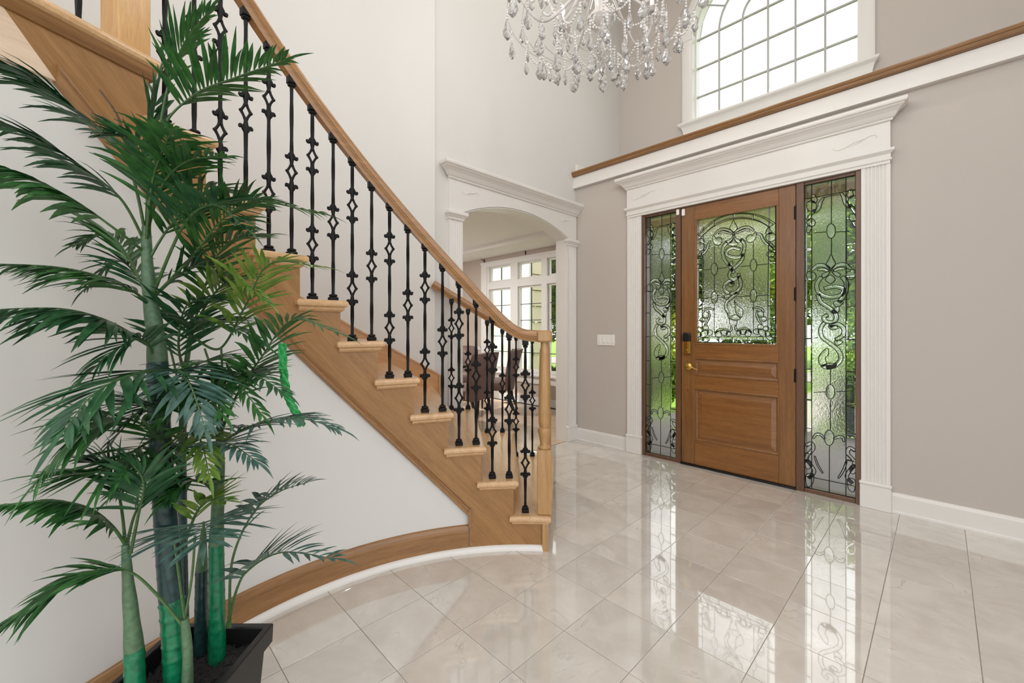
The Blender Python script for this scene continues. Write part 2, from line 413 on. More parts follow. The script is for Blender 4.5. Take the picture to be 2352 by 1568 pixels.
# tall curved wall behind the stair
mb = MB(); curved(mb, 2.60, 2.72, steps(151.25, 250, 1.5), lambda t: -.1, lambda t: CEIL)
struct('wall_stairs', mb, M['paint_light'], 35, label='tall curved pale wall behind the staircase')
# oak skirt and white shoe strip along the curved wall
bs = sempty('baseboard_stairs', (0, 0, 0), 'curved oak baseboard with white shoe strip under the stairs')
def arc_sweep(mb, r, ths, z, prof, caps=True):
    lat = [(P(r+1, t) - P(r, t)).normalized() if t <= TH0 else Vector((math.cos(R(TH0)), math.sin(R(TH0)), 0)) for t in ths]
    rings = []
    for t, L in zip(ths, lat):
        p = P(r, t, z(t) if callable(z) else z)
        rings.append([p + L*a + ZUP*b for a, b in prof])
    return mb.loft(rings, True, caps)
arc_sweep(MB(), 1.436, steps(148.0, 245), 0, [(0, .02), (-.016, .02), (-.016, .112), (-.019, .116), (-.019, .132), (-.014, .146), (-.008, .152), (0, .154)]).build('oak_board', M['oak_skirt'], bs, 35, arc_uv())
arc_sweep(MB(), 1.436, steps(130.6, 245), 0, [(0, 0), (-.034, 0), (-.034, .010), (-.028, .022), (-.018, .029), (0, .030)]).build('shoe_strip', M['trim'], bs, 35)

# ---- baseboards on the door wall
BBP = [(0, 0), (-.026, 0), (-.026, .012), (-.018, .020), (-.018, .118), (-.014, .130), (-.008, .138), (0, .140)]
def bb_y(x0, x1): return MB().prism([(DOOR_Y+a, z) for a, z in BBP], 'x', x0, x1)
bd = sempty('baseboard_door', (0, 0, 0), 'white baseboard on both sides of the front door')
bb_y(-2.94, -2.30).build('board', M['trim'], bd); bb_y(-.24, 1.6).build('board', M['trim'], bd)

# ---- door surround (trim_1)
tr1 = sempty('trim_1', (0, 0, 0), 'white fluted pilasters and header around the front door')
def fluted(mb, a0, a1, n, depth, put):
    # outline across the pilaster (offset from the wall, sideways) with n grooves
    w_ = a1 - a0; pts = [(0, a0), (depth, a0)]; m_ = w_*.12; g = (w_ - 2*m_)/n
    for i in range(n):
        s0 = a0 + m_ + g*i
        pts += [(depth, s0+g*.18), (depth-.005, s0+g*.32), (depth-.007, s0+g*.5), (depth-.005, s0+g*.68), (depth, s0+g*.82)]
    pts += [(depth, a1), (0, a1)]
    return pts
for (xa, xb) in ((-2.291, -2.133), (-.404, -.246)):
    pts = [(s, DOOR_Y - d) for d, s in fluted(None, xa, xb, 6, .026, None)]
    MB().prism(pts, 'z', .18, 2.45).build('pilaster', M['trim'], tr1)
    mb = MB().bbox(xa-.006, xb+.006, DOOR_Y-.045, DOOR_Y, 0, .165, .003)
    mb.bbox(xa-.010, xb+.010, DOOR_Y-.050, DOOR_Y, .165, .187, .006); mb.build('plinth', M['trim'], tr1)
HX0, HX1 = -2.291, -.246
MB().box(HX0, HX1, DOOR_Y-.032, DOOR_Y, OPZ, 2.73).build('header', M['trim'], tr1)
def profile_ring(prof, x0, x1, ybase):
    # moulding with mitred returns at both ends: rings per profile point
    mb = MB(); rings = []
    for d, z in prof:
        rings.append([(x0-d, ybase, z), (x0-d, ybase-d, z), (x1+d, ybase-d, z), (x1+d, ybase, z)])
    return mb.loft(rings, True, True)
CROWN = [(.010, 0), (.014, .006), (.014, .014), (.022, .018), (.030, .028), (.042, .046), (.060, .062), (.074, .072), (.078, .080), (.088, .083), (.092, .094), (.092, .112), (.0, .114)]
profile_ring([(d, 2.722+z) for d, z in CROWN], HX0, HX1, DOOR_Y-.032).build('crown', M['trim'], tr1)
ASTR = [(.004, 0), (.008, .004), (.008, .012), (.002, .016), (.002, .044), (.008, .050), (.018, .060), (.022, .066), (.022, .080), (0, .084)]
profile_ring([(d, 2.450+z) for d, z in ASTR], HX0, HX1, DOOR_Y-.032).build('astragal', M['trim'], tr1)
def scroll(axis, c0, z0, s, off, flip, name, parent):
    # shallow carved S-scroll applique
    base = [(-.17, .0), (-.155, -.02), (-.12, -.03), (-.07, -.018), (-.02, .004), (.03, .012), (.08, .024), (.12, .035), (.15, .03), (.165, .012), (.155, 0)]
    b2 = [(-.06, -.03), (0, -.012), (.05, -.004)]
    b3 = [(-.01, .024), (.04, .004), (.09, .012)]
    mb = MB()
    for b, r in ((base, .0042), (b2, .0028), (b3, .0028)):
        q = crom([(x*flip*s, z*s, 0) for x, z in b], 5); n_ = len(q)
        if axis == 'y': pts = [(c0+p.x, off, z0+p.y) for p in q]
        else: pts = [(off, c0+p.x, z0+p.y) for p in q]
        mb.tube(pts, [r*(.45+.55*math.sin(math.pi*(i+.5)/n_)) for i in range(n_)], 6)
    mb.build(name, M['trim'], parent, True)
scroll('y', -2.10, 2.625, .75, DOOR_Y-.033, 1, 'scroll', tr1); scroll('y', -.44, 2.625, .75, DOOR_Y-.033, 1, 'scroll', tr1)

# ---- archway surround (trim_2)
tr2 = sempty('trim_2', (0, 0, 0), 'white fluted archway surround with crown to the dining room')
AXF = ARCH_X
for (ya, yb) in ((2.139, 2.285), (3.783, 3.937)):
    pts = [(AXF + d, s) for d, s in fluted(None, ya, yb, 5, .026, None)]
    MB().prism(pts, 'z', .17, 2.23).build('pilaster', M['trim'], tr2)
    y1 = min(yb+.006, 3.949)
    MB().bbox(AXF, AXF+.040, ya-.006, y1, 0, .155, .003).bbox(AXF, AXF+.045, ya-.010, min(yb+.010, 3.949), .155, .175, .006).build('plinth', M['trim'], tr2)
    mb = MB(); rings = []
    for d, z in ((.004, 2.222), (.010, 2.228), (.010, 2.240), (.018, 2.250), (.030, 2.264), (.036, 2.270), (.036, 2.292), (.028, 2.298), (0, 2.30)):
        rings.append([(AXF, ya-d, z), (AXF+.026+d, ya-d, z), (AXF+.026+d, min(yb+d, 3.949), z), (AXF, min(yb+d, 3.949), z)])
    mb.loft(rings, True, True).build('capital', M['trim'], tr2)
# jamb lining on both sides and under the arch
MB().box(-3.13, ARCH_X+.002, AY0-.004, AY0+.004, 0, ASP).build('jamb', M['trim'], tr2)
MB().box(-3.13, ARCH_X+.002, AY1-.004, AY1+.004, 0, ASP).build('jamb', M['trim'], tr2)
mb = MB(); rings = []
for i in range(25):
    y = ACY - AH + 2*AH*i/24; z = az_fn(y)
    rings.append([(-3.13, y, z+.004), (-3.13, y, z-.006), (ARCH_X+.026, y, z-.006), (ARCH_X+.026, y, z+.004)])
mb.loft(rings, True, True).build('arch_soffit', M['trim'], tr2, 40)
mb = MB(); mb_ = mb
def putH(ya, yb, za, zb, zc, zd):
    x0, x1 = ARCH_X, ARCH_X+.026
    mb_.add([(x0,ya,za),(x0,yb,zb),(x0,yb,zd),(x0,ya,zc),(x1,ya,za),(x1,yb,zb),(x1,yb,zd),(x1,ya,zc)],
            [(3,2,1,0),(4,5,6,7),(1,5,4,0),(2,6,5,1),(3,7,6,2),(0,4,7,3)])
arch_strip(mb, 2.139, 3.937, ASP, 2.59, ACY, AH, 0, ASP, ARISE, 24, putH)
mb.build('header', M['trim'], tr2)
def crown_x(prof, y0, y1, xb, ymax):
    mb = MB(); rings = []
    for d, z in prof: rings.append([(xb, y0-d, z), (xb+d, y0-d, z), (xb+d, min(y1+d, ymax), z), (xb, min(y1+d, ymax), z)])
    return mb.loft(rings, True, True)
crown_x([(d*1.05, 2.575+z*1.1) for d, z in CROWN], 2.139, 3.937, ARCH_X+.026, 3.949).build('crown', M['trim'], tr2)
scroll('x', 2.37, 2.49, .6, ARCH_X+.027, 1, 'scroll', tr2); scroll('x', 3.72, 2.49, .6, ARCH_X+.027, 1, 'scroll', tr2)

# ---- upper arched window (window_3)
w3 = sempty('window_3', (0, 0, 0), 'tall arched window with gridded panes high above the front door')
GY = 5.0
mb = MB(); rings = []
def arch_path(half, z0, spring, n=24):
    p = [(DC-half, z0), (DC-half, spring)]
    p += [(DC - half*math.cos(math.pi*i/n), spring + half*math.sin(math.pi*i/n)) for i in range(1, n)]
    return p + [(DC+half, spring), (DC+half, z0)]
def arch_sweep(pairs, name, mat, parent, z0=WZ0):
    # profile pairs (half width, y) carried round the arch
    mb = MB(); paths = [arch_path(hf, z0, WSP) for hf, _ in pairs]; rings = []
    for i in range(len(paths[0])): rings.append([(paths[k][i][0], pairs[k][1], paths[k][i][1]) for k in range(len(pairs))])
    return mb.loft(rings, True, True).build(name, mat, parent, 40)
arch_sweep([(.752, UP_Y), (.752, UP_Y-.022), (.775, UP_Y-.026), (.845, UP_Y-.026), (.862, UP_Y-.018), (.862, UP_Y)], 'casing', M['trim'], w3)
arch_sweep([(.752, UP_Y-.02), (.752, GY+.06), (.730, GY+.06), (.730, GY-.03), (.742, GY-.035), (.742, UP_Y-.02)], 'frame', M['trim'], w3)
for sx in (-1, 1):
    MB().bbox(DC+sx*.807-.062, DC+sx*.807+.062, UP_Y-.034, UP_Y, WSP-.035, WSP+.06, .006).build('corner_block', M['trim'], w3)
mb = MB(); rings = []
for d, z in ((0, 3.52), (.012, 3.53), (.016, 3.57), (.024, 3.60), (.034, 3.625), (.050, 3.640), (.058, 3.646), (.062, 3.655), (.062, 3.668), (.055, 3.674), (0, 3.676)):
    rings.append([(DC-.83-d, UP_Y, z), (DC-.83-d, UP_Y-.01-d, z), (DC+.83+d, UP_Y-.01-d, z), (DC+.83+d, UP_Y, z)])
mb.loft(rings, True, True).build('sill', M['trim'], w3)
MB().box(DC-.752, DC+.752, UP_Y-.01, 5.1, 3.655, 3.672).build('sill_board', M['trim'], w3)
colx = [DC-.730 + .2433*i for i in range(7)]; rowz = [3.676, 3.985, 4.32, WSP]
mun = M['trim_grey'] = plain('muntin_grey', (176, 176, 172), .4)
for x in colx[1:-1]:
    zt = WSP if abs(x-DC) > .01 else WSP + .243
    MB().box(x-.0085, x+.0085, GY-.012, GY+.012, 3.672, zt).build('muntin', mun, w3)
for z in rowz[1:]: MB().box(DC-.735, DC+.735, GY-.0115, GY+.0115, z-.0085, z+.0085).build('muntin', mun, w3)
for rr in (.4866, .2433):
    mb = MB(); rings = []
    for i in range(25):
        a = math.pi*i/24
        rings.append([(DC-(rr+e)*math.cos(a), y, WSP+(rr+e)*math.sin(a)) for e, y in ((-.0085, GY-.012), (.0085, GY-.012), (.0085, GY+.012), (-.0085, GY+.012))])
    mb.loft(rings, True, True).build('muntin', mun, w3, 40)
for k in (1, 2, 3, 4, 5):
    a = math.pi*k/6
    p = Vector((DC-math.cos(a)*.4866, GY, WSP+math.sin(a)*.4866)); q = Vector((DC-math.cos(a)*.735, GY, WSP+math.sin(a)*.735))
    MB().tube([p, q], .010, 4).build('muntin', mun, w3)
for i in range(6):
    for j in range(3):
        MB().box(colx[i]+.006, colx[i+1]-.006, GY-.003, GY+.003, rowz[j]+.006, rowz[j+1]-.006).build('pane', M['clear'], w3)
def lunette(r0, r1, a0, a1):
    mb = MB(); rings = []
    for i in range(9):
        a = a0 + (a1-a0)*i/8
        rings.append([(DC-r*math.cos(a), y, WSP+.006+r*math.sin(a)) for r, y in ((r0, GY-.003), (r1, GY-.003), (r1, GY+.003), (r0, GY+.003))])
    return mb.loft(rings, True, True)
for k in range(6): lunette(.492, .728, math.pi*k/6+.01, math.pi*(k+1)/6-.01).build('pane', M['clear'], w3)
for k in range(2):
    lunette(.25, .478, math.pi*k/2+.01, math.pi*(k+1)/2-.01).build('pane', M['clear'], w3)
    lunette(.004, .236, math.pi*k/2+.01, math.pi*(k+1)/2-.01).build('pane', M['clear'], w3)

# ================================================================== DINING ROOM SHELL
fd = struct('floor_dining', MB().box(-7.7, -2.98, 1.8, DIN_Y, -.12, -.004), M['grout'], label='pale oak plank floor of the dining room')
PW = .083
pl_me = {}
y = 1.85
while y < DIN_Y:
    x = -7.6 - rnd.random()*.8
    while x < -2.99:
        L = rnd.choice((.7, .9, 1.1, 1.4)); x1 = min(x+L, -2.99)
        if x1 > -6.9 and x1 - x > .05:
            key = round(x1-x, 2)
            if key not in pl_me:
                h = key/2; me_o = MB().add([(-h+.001,-PW/2+.0008,-.004),(h-.001,-PW/2+.0008,-.004),(h-.001,PW/2-.0008,-.004),(-h+.001,PW/2-.0008,-.004),(-h+.001,-PW/2+.0008,0),(h-.001,-PW/2+.0008,0),(h-.001,PW/2-.0008,0),(-h+.001,PW/2-.0008,0)],
                    [(4,5,6,7),(0,1,5,4),(1,2,6,5),(2,3,7,6),(3,0,4,7)]).build('plank', M['plank'], fd); pl_me[key] = me_o.data; o = me_o
            else: o = link('plank', pl_me[key], fd)
            o.location = ((x+x1)/2, min(y+PW/2, DIN_Y-PW/2), 0)
        x = x1 + .0001
    y += PW
# window wall with three windows and transoms
units = [(-5.99, -5.40), (-5.22, -4.66), (-4.54, -3.95)]
WB, WT, TB, TT = .56, 2.03, 2.16, 2.45
M['din_paint'] = plain('taupe_paint', (190, 176, 164), .7, nz=.012, nscale=120)
mb = MB().box(-7.7, -6.06, DIN_Y, DIN_Y+.15, -.1, 2.75).box(-3.88, -3.0, DIN_Y, DIN_Y+.15, -.1, 2.75).box(-6.06, -3.88, DIN_Y, DIN_Y+.15, -.1, .50).box(-6.06, -3.88, DIN_Y, DIN_Y+.15, 2.50, 2.75)
struct('wall_dining_front', mb, M['din_paint'], label='taupe dining room wall around the window')
struct('wall_dining_left', MB().box(-7.7, -7.55, 1.8, 2.4, -.1, 2.75).box(-7.7, -7.55, 4.4, DIN_Y, -.1, 2.75).box(-7.7, -7.55, 2.4, 4.4, -.1, .3).box(-7.7, -7.55, 2.4, 4.4, 2.4, 2.75), M['din_paint'])
struct('wall_dining_back', MB().box(-7.7, -3.3, 1.70, 1.82, -.1, 2.75), M['din_paint'])
mb = MB().box(-7.7, -3.12, 4.66, DIN_Y, 2.635, 2.72).box(-7.7, -3.12, 1.8, 2.4, 2.635, 2.72).box(-7.7, -6.95, 2.4, 4.66, 2.635, 2.72).box(-3.72, -3.12, 2.4, 4.66, 2.635, 2.72).box(-7.7, -3.12, 1.8, DIN_Y, 2.72, 2.80)
struct('ceiling_dining', mb, M['ceiling'], label='white tray ceiling of the dining room')
struct('baseboard_dining', MB().box(-7.55, -3.12, DIN_Y-.018, DIN_Y, 0, .13).box(-7.55, -3.12, DIN_Y-.026, DIN_Y, 0, .018), M['trim'])
struct('trim_4', MB().box(-7.55, -6.22, DIN_Y-.02, DIN_Y, .88, .94).box(-7.55, -6.22, DIN_Y-.03, DIN_Y, .925, .938), M['trim'], label='white chair rail left of the dining window')
w4 = sempty('window_4', (0, 0, 0), 'triple dining room window with transoms and white casing')
yf = DIN_Y
mb = MB().box(-6.20, -6.04, yf-.022, yf, .47, 2.545).box(-3.90, -3.74, yf-.022, yf, .47, 2.545).box(-6.04, -3.90, yf-.022, yf, 2.465, 2.545)
mb.box(-6.22, -3.72, yf-.03, yf, 2.52, 2.55); mb.build('casing', M['trim'], w4)
MB().bbox(-6.24, -3.70, yf-.06, yf+.06, .475, .515, .008).box(-6.20, -3.74, yf-.022, yf, .36, .475).build('sill', M['trim'], w4)
mb = MB()
for a, b in ((-6.04, -5.99), (-5.40, -5.22), (-4.66, -4.54), (-3.95, -3.90)): mb.box(a, b, yf-.012, yf+.10, .51, 2.47)
mb.box(-6.04, -3.90, yf-.0115, yf+.0995, WT, TB).box(-6.04, -3.90, yf-.0115, yf+.0995, TT, 2.47).box(-6.04, -3.90, yf-.0115, yf+.0995, .51, WB)
mb.build('frame', M['trim'], w4)
dk = plain('dark_muntin', (66, 62, 56), .5)
for a, b in units:
    f = .03
    for z0, z1 in ((WB, WT), (TB, TT)):
        MB().box(a, a+f, yf+.03, yf+.07, z0, z1).box(b-f, b, yf+.03, yf+.07, z0, z1).box(a+f, b-f, yf+.03, yf+.07, z0, z0+f).box(a+f, b-f, yf+.03, yf+.07, z1-f, z1).build('sash', M['trim'], w4)
        m_ = (a+b)/2; rows = [z0+f, z1-f] if z0 == TB else [z0+f, .92, 1.30, 1.68, z1-f]
        if z0 == WB: rows = [z0+f] + [z0+f+(z1-z0-2*f)*k/5 for k in range(1, 5)] + [z1-f]
        mb = MB().box(m_-.006, m_+.006, yf+.038, yf+.058, z0+f, z1-f)
        for z in rows[1:-1]: mb.box(a+f, b-f, yf+.039, yf+.057, z-.006, z+.006)
        mb.build('muntin', dk, w4)
        for z_a, z_b in zip(rows, rows[1:]):
            for xa, xb in ((a+f, m_), (m_, b-f)):
                MB().box(xa+.003, xb-.003, yf+.046, yf+.050, z_a+.003, z_b-.003).build('pane', M['clear'], w4)
for i, (u, v) in enumerate(((1113, 600), (1207.5, 578))):
    p = on_y(u, v, DIN_Y-.002)
    o = MB().box(p.x-.006, p.x+.006, p.y-.012, p.y, p.z-.05, p.z+.03).tube([(p.x, p.y-.006, p.z+.02), (p.x, p.y-.05, p.z+.02), (p.x-.03, p.y-.06, p.z+.03)], .006, 6).build('curtain_bracket', M['hinge'])
    tag(o, ('small dark curtain bracket above the left end of the dining window', 'small dark curtain bracket above the middle of the dining window')[i], 'bracket', 'curtain brackets')

# ================================================================== STAIRCASE
stair = empty('staircase', P(1.42, 150, 0), 'curved oak staircase sweeping up along the pale curved wall', 'staircase')
RN, RF = 1.385, 2.585
def rho(k): return A0 + 1.15 + DA*(k-1)         # angle of riser k
def alpha(k): return A0 + DA*(k-1)              # angle of nosing k
SL = math.atan(RISE/(1.42*R(DA)))
# treads
def tread(k, a0, a1, zt, rf=RF, th=.034):
    mid = (a0+a1)/2; mb = MB(); base = Matrix.Rotation(-R(mid), 4, 'Z') @ Matrix.Translation(-SC)
    levels = [(.010, -th), (.002, -th+.006), (0, -th+.013), (0, -.013), (.002, -.006), (.010, 0)]
    rings = []; nst = max(4, int((a1-a0)/1.6))
    def fan(x, y): return [x + (y-x)*i/nst for i in range(nst+1)]
    for e, z in levels:
        ths = fan(a0 + math.degrees(e/1.42), a1 - math.degrees(e/1.42))
        rings.append([base @ P(RN+e, t, zt+z) for t in ths] + [base @ P(rf, t, zt+z) for t in reversed(ths)])
    mb.loft(rings, True, True)
    # cove strip under the nosing and its return
    cove = []
    for e, z in ((.016, -th), (.017, -th-.010), (.026, -th-.020), (.030, -th-.022)):
        ths = fan(a0 + math.degrees((e-.004)/1.42), a1 - .6)
        cove.append([base @ P(RN+e, t, zt+z) for t in ths] + [base @ P(1.46, t, zt+z) for t in reversed(ths)])
    mb.loft(cove, True, True)
    o = mb.build('tread', M['oak_tread'], stair, 35)
    o.location = (SC.x, SC.y, 0); o.rotation_euler = (0, 0, R(mid)); return o
for k in range(1, 11): tread(k, alpha(k), rho(k+1)+1.0, k*RISE, 2.605 if alpha(k) > 150 else RF)
# risers
for k in range(1, 12):
    th = rho(k); z0, z1 = (k-1)*RISE, k*RISE - .032
    a, b = th - (.45 if k == 1 else 0), th + (.9 if k == 1 else .7)
    mb = MB(); rings = []
    for r_ in (1.402 if k == 1 else 1.43, 2.0, 2.58): rings.append([P(r_, a, z0), P(r_, b, z0), P(r_, b, z1), P(r_, a, z1)])
    mb.loft(rings, True, True).build('riser', M['oak_newel'] if k == 1 else M['oak_tread'], stair)
# near stringer: stepped top edge, sloping lower edge, down to the floor at its foot
mb = MB(); CUT = 147.8; END = 216.0
for k in range(1, 12):
    a = rho(k) + (.3 if k == 1 else 0); b = rho(k+1) if k < 11 else END
    br = sorted(set([a, b] + [x for x in (CUT,) if a < x < b])); zt = k*RISE - .03
    for s0, s1 in zip(br, br[1:]):
        if s1 <= CUT + 1e-6: curved(mb, 1.42, 1.455, steps(s0, s1), lambda t: .024, lambda t: zt)
        else: curved(mb, 1.42, 1.455, steps(s0, s1), lambda t: min(STB(t), zt-.01), lambda t: zt)
curved(mb, 1.42, 1.455, steps(END, 221.5), lambda t: STB(END) + (t-END)/5.5*(LZ-.03-STB(END)-.005), lambda t: LZ-.03)
mb.build('stringer', M['oak'], stair, 35, arc_uv(SL))
# moulding on the lower edge of the stringer
prof = [(.012, -.004), (-.004, -.004), (-.014, .002), (-.020, .010), (-.020, .020), (-.014, .026), (-.014, .032), (-.018, .038), (-.016, .046), (-.006, .052), (.012, .052)]
arc_sweep(MB(), 1.424, steps(CUT, END), STB, prof).build('stringer_moulding', M['oak_skirt'], stair, 35, arc_uv(SL))
curved(MB(), 1.404, 1.424, steps(CUT-.35, CUT+.25, .3), lambda t: .15, lambda t: STB(CUT)+.05).build('stringer_moulding', M['oak_skirt'], stair, 35, arc_uv())
# landing with nosing and pale fascia
L0 = alpha(11)
mb = MB(); rings = []
for e, z in ((.010, -.036), (.002, -.030), (0, -.022), (0, -.014), (.002, -.007), (.010, 0)):
    ths = [L0 + math.degrees(e/1.42)*(1-i/24) + (250-L0)*i/24 for i in range(25)]
    rings.append([P(RN+e, t, LZ+z) for t in ths] + [P(2.6, t, LZ+z) for t in reversed(ths)])
mb.loft(rings, True, True)
mb.build('landing', M['oak_tread'], stair, 35)
cove = []
for e, z in ((.010, -.036), (.014, -.046), (.016, -.056), (.024, -.064), (.028, -.070), (.034, -.072)):
    ths = steps(L0 + .6, 250, 2); cove.append([P(RN+e, t, LZ+z) for t in ths] + [P(1.45, t, LZ+z) for t in reversed(ths)])
MB().loft(cove, True, True).build('landing_moulding', M['oak_skirt'], stair, 35, arc_uv())
FZ = STB(END)
mb = MB(); curved(mb, 1.419, 1.45, steps(END, 221.5), lambda t: FZ, lambda t: FZ + (t-END)/5.5*(LZ-.03-FZ-.005)); curved(mb, 1.419, 1.45, steps(221.5, 250), lambda t: FZ, lambda t: LZ-.03)
mb.build('fascia', M['maple'], stair, 35, arc_uv())
# skirt board against the curved wall
curved(MB(), 2.584, 2.602, steps(150.2, 206.5), lambda t: max(0, nose(t)-.30), lambda t: nose(t)+.115).build('wall_skirt', M['oak_wall'], stair, 35, arc_uv(SL*.55))
MB_ = curved(MB(), 2.578, 2.602, steps(150.2, 206.5), lambda t: nose(t)+.105, lambda t: nose(t)+.122); MB_.build('skirt_cap', M['oak_wall'], stair, 35, arc_uv(SL*.55))
curved(MB(), 2.575, 2.64, [149.85, 150.6], lambda t: 3*RISE, lambda t: nose(150)+.12).build('skirt_end', M['oak_newel'], stair)
# far open stringer under the first steps
mb = MB()
for k in range(1, 4): curved(mb, 2.55, 2.585, steps(rho(k)+(.9 if k == 1 else 0), min(rho(k+1), 151.0)), lambda t: 0, lambda t: k*RISE-.03)
mb.build('outer_stringer', M['oak'], stair, 35, arc_uv(SL))

# ================================================================== RAILINGS
def baluster_mesh(H, orn):
    mb = MB(); zs = []; segs = 26
    # hammered, lightly twisted square bar (skips the ornament cages)
    spans = []; z = .0
    for c in sorted(orn): spans.append((z, c-.029)); z = c+.029
    spans.append((z, H))
    for a, b in spans:
        n_ = max(3, int((b-a)/.03)); rings = []
        for i in range(n_+1):
            zz = a + (b-a)*i/n_; tw = zz*9.0; r = .0088*(1+.10*mnoise.noise(Vector((zz*55, H*9, 3))))
            rings.append([(r*math.cos(tw+math.pi/4*j), r*math.sin(tw+math.pi/4*j)*1.0, zz) if j % 2 == 0 else (r*.86*math.cos(tw+math.pi/4*j), r*.86*math.sin(tw+math.pi/4*j), zz) for j in range(8)])
        mb.loft(rings, True, True)
    for c in orn:
        # open diamond of four concave arms
        for sx in (-1, 1):
            for sz in (-1, 1):
                pts = crom([(0, sx*.003, c+sz*.033), (0, sx*.0095, c+sz*.018), (0, sx*.0200, c)], 5)
                mb.tube(pts, [.0068, .0066, .0062, .0058, .0056, .0056, .0056, .0058, .0062, .0066, .0070], 6)
            mb.ball((0, sx*.0220, c), .0066, 6, 4)
        for sz in (-1, 1):
            # flared scrolls above and below
            zc = c + sz*.066
            mb.tube([(0, 0, c+sz*.027), (0, 0, c+sz*.038), (0, 0, c+sz*.050), (0, 0, zc), (0, 0, zc+sz*.028)], [.0085, .0078, .0095, .0130, .0088], 8)
            for sx in (-1, 1):
                mb.tube(crom([(0, sx*.004, zc+sz*.018), (0, sx*.012, zc+sz*.005), (0, sx*.020, zc-sz*.004), (0, sx*.025, zc+sz*.002)], 4), [.0086]*4+[.0076]*4+[.0066]*4+[.0058], 6)
                mb.ball((0, sx*.0235, zc+sz*.003), .0074, 6, 4)
    return mb
def shoe_mesh(z0, up=1):
    mb = MB()
    for a, b, h, e in (((.0205, 0, .020, .003), (.0165, .020, .034, .004)) if up > 0 else ((.0185, 0, .034, .003), (.0150, .034, .048, .005))):
        lo, hi = (z0+up*b, z0+up*h)
        mb.bbox(-a, a, -a, a, min(lo, hi), max(lo, hi), e)
    return mb
SMOOTH = 40
cache = {}
def add_baluster(parent, r, th, z, H, kind):
    key = (round(H, 3), kind)
    loc = P(r, th, z); rz = R(th)
    if key not in cache:
        orn = [H*.285, H*.735] if kind == 2 else [H*.47]
        b = baluster_mesh(H, orn).build('baluster', M['iron'], parent, SMOOTH)
        s = shoe_mesh(0).build('shoe', M['iron']); t = shoe_mesh(H, -1).build('collar', M['iron'])
        cache[key] = (b.data, s.data, t.data); parts = (s, t)
    else:
        b = link('baluster', cache[key][0], parent); parts = (link('shoe', cache[key][1]), link('collar', cache[key][2]))
    b.location = loc; b.rotation_euler = (0, 0, rz)
    for q in parts: q.parent = b
    return b
RB = 1.455
def rail_z(th, add):
    s = .035; x = (nose(th) + add - 1.262)/s
    return 1.262 + (s*math.log(1+math.exp(x)) if x < 30 else s*x)
RAIL = [(-.020, -.064), (.020, -.064), (.022, -.046), (.027, -.040), (.027, -.036), (.031, -.032), (.0325, -.020), (.030, -.008), (.021, -.001), (.008, .002), (-.008, .002), (-.021, -.001), (-.030, -.008), (-.0325, -.020), (-.031, -.032), (-.027, -.036), (-.027, -.040), (-.022, -.046)]
near = empty('stair_railing', P(RB, 131, 0), 'oak handrail on twisted black iron balusters along the open side of the stairs', 'railing')
far = empty('stair_railing', P(2.55, 131, 0), 'short oak handrail on black iron balusters on the far side of the stair foot', 'railing')
def rail_part(parent, r, a0, a1, add):
    ths = steps(a0, a1, 1.0); lat = [(P(r+1, t)-P(r, t)).normalized() for t in ths]
    MB().sweep([P(r, t, rail_z(t, add)) for t in ths], RAIL, True, lat).build('handrail', M['oak_rail'], parent, 35, arc_uv(0))
rail_part(near, RB, 129.6, 206.5, .858); rail_part(far, 2.56, 129.6, 151.4, .872)
for k in range(1, 11):
    for off, kind in ((2.1, 1), (6.0, 2)):
        if k == 1 and off < 3: continue
        th = alpha(k) + off; H = rail_z(th, .858) - (.062 if th < 137 else .070) - k*RISE
        add_baluster(near, RB, th, k*RISE, round(H, 2) if abs(round(H, 2)-H) < .006 else H, kind)
for k, th, kind in ((1, 133.0, 1), (1, 136.1, 2), (2, 138.7, 1), (2, 141.6, 2), (3, 145.2, 1), (3, 148.3, 2)):
    add_baluster(far, 2.55, th, k*RISE, rail_z(th, .872)-.066-k*RISE, kind)
# turned starting newels
def newel(parent, r, th, name='newel_post'):
    c = P(r, th, 0); mb = MB(); z0 = RISE
    mb.bbox(-.0415, .0415, -.0415, .0415, z0, .575, .004)
    prof = [(.030, .570), (.036, .578), (.037, .586), (.033, .592), (.026, .597), (.025, .603), (.027, .620), (.032, .645), (.0375, .672), (.0385, .690), (.036, .697), (.029, .700), (.029, .706), (.032, .712), (.0345, .735), (.0345, .80), (.033, .92), (.0305, 1.05), (.028, 1.135), (.0285, 1.146), (.0265, 1.155), (.023, 1.168), (.0215, 1.20), (.0215, 1.21)]
    mb.lathe(prof, (0, 0, 0), 20)
    o = mb.build(name, M['oak_newel'], parent, 35); o.location = (c.x, c.y, 0); o.rotation_euler = (0, 0, R(th))
    mb = MB().bbox(-.045, .045, -.045, .045, 1.197, 1.266, .010)
    q = mb.build('rail_cap', M['oak_newel']); q.parent = o
newel(near, RB, 130.35); newel(far, 2.55, 130.35)
# landing newel and landing rail
th = 207.4
mb = MB().bbox(-.049, .049, -.049, .049, LZ, LZ+1.25, .004)
o = mb.build('landing_newel', M['oak_post'], near); p = P(1.485, th, 0); o.location = (p.x, p.y, 0); o.rotation_euler = (0, 0, R(th))
ths = steps(207.4, 240, 2); lat = [Vector((math.cos(R(min(t, TH0))), math.sin(R(min(t, TH0))), 0)) for t in ths]
MB().sweep([P(1.485, t, LZ+1.0) for t in ths], RAIL, True, lat).build('handrail', M['oak_rail'], near, 35, arc_uv(0))
for i, t in enumerate((212.6, 217.6, 222.6, 227.6)): 
    b = add_baluster(near, 1.485, t, LZ, .94, 1 + (i+1) % 2)
    b.rotation_euler = (0, 0, R(TH0))

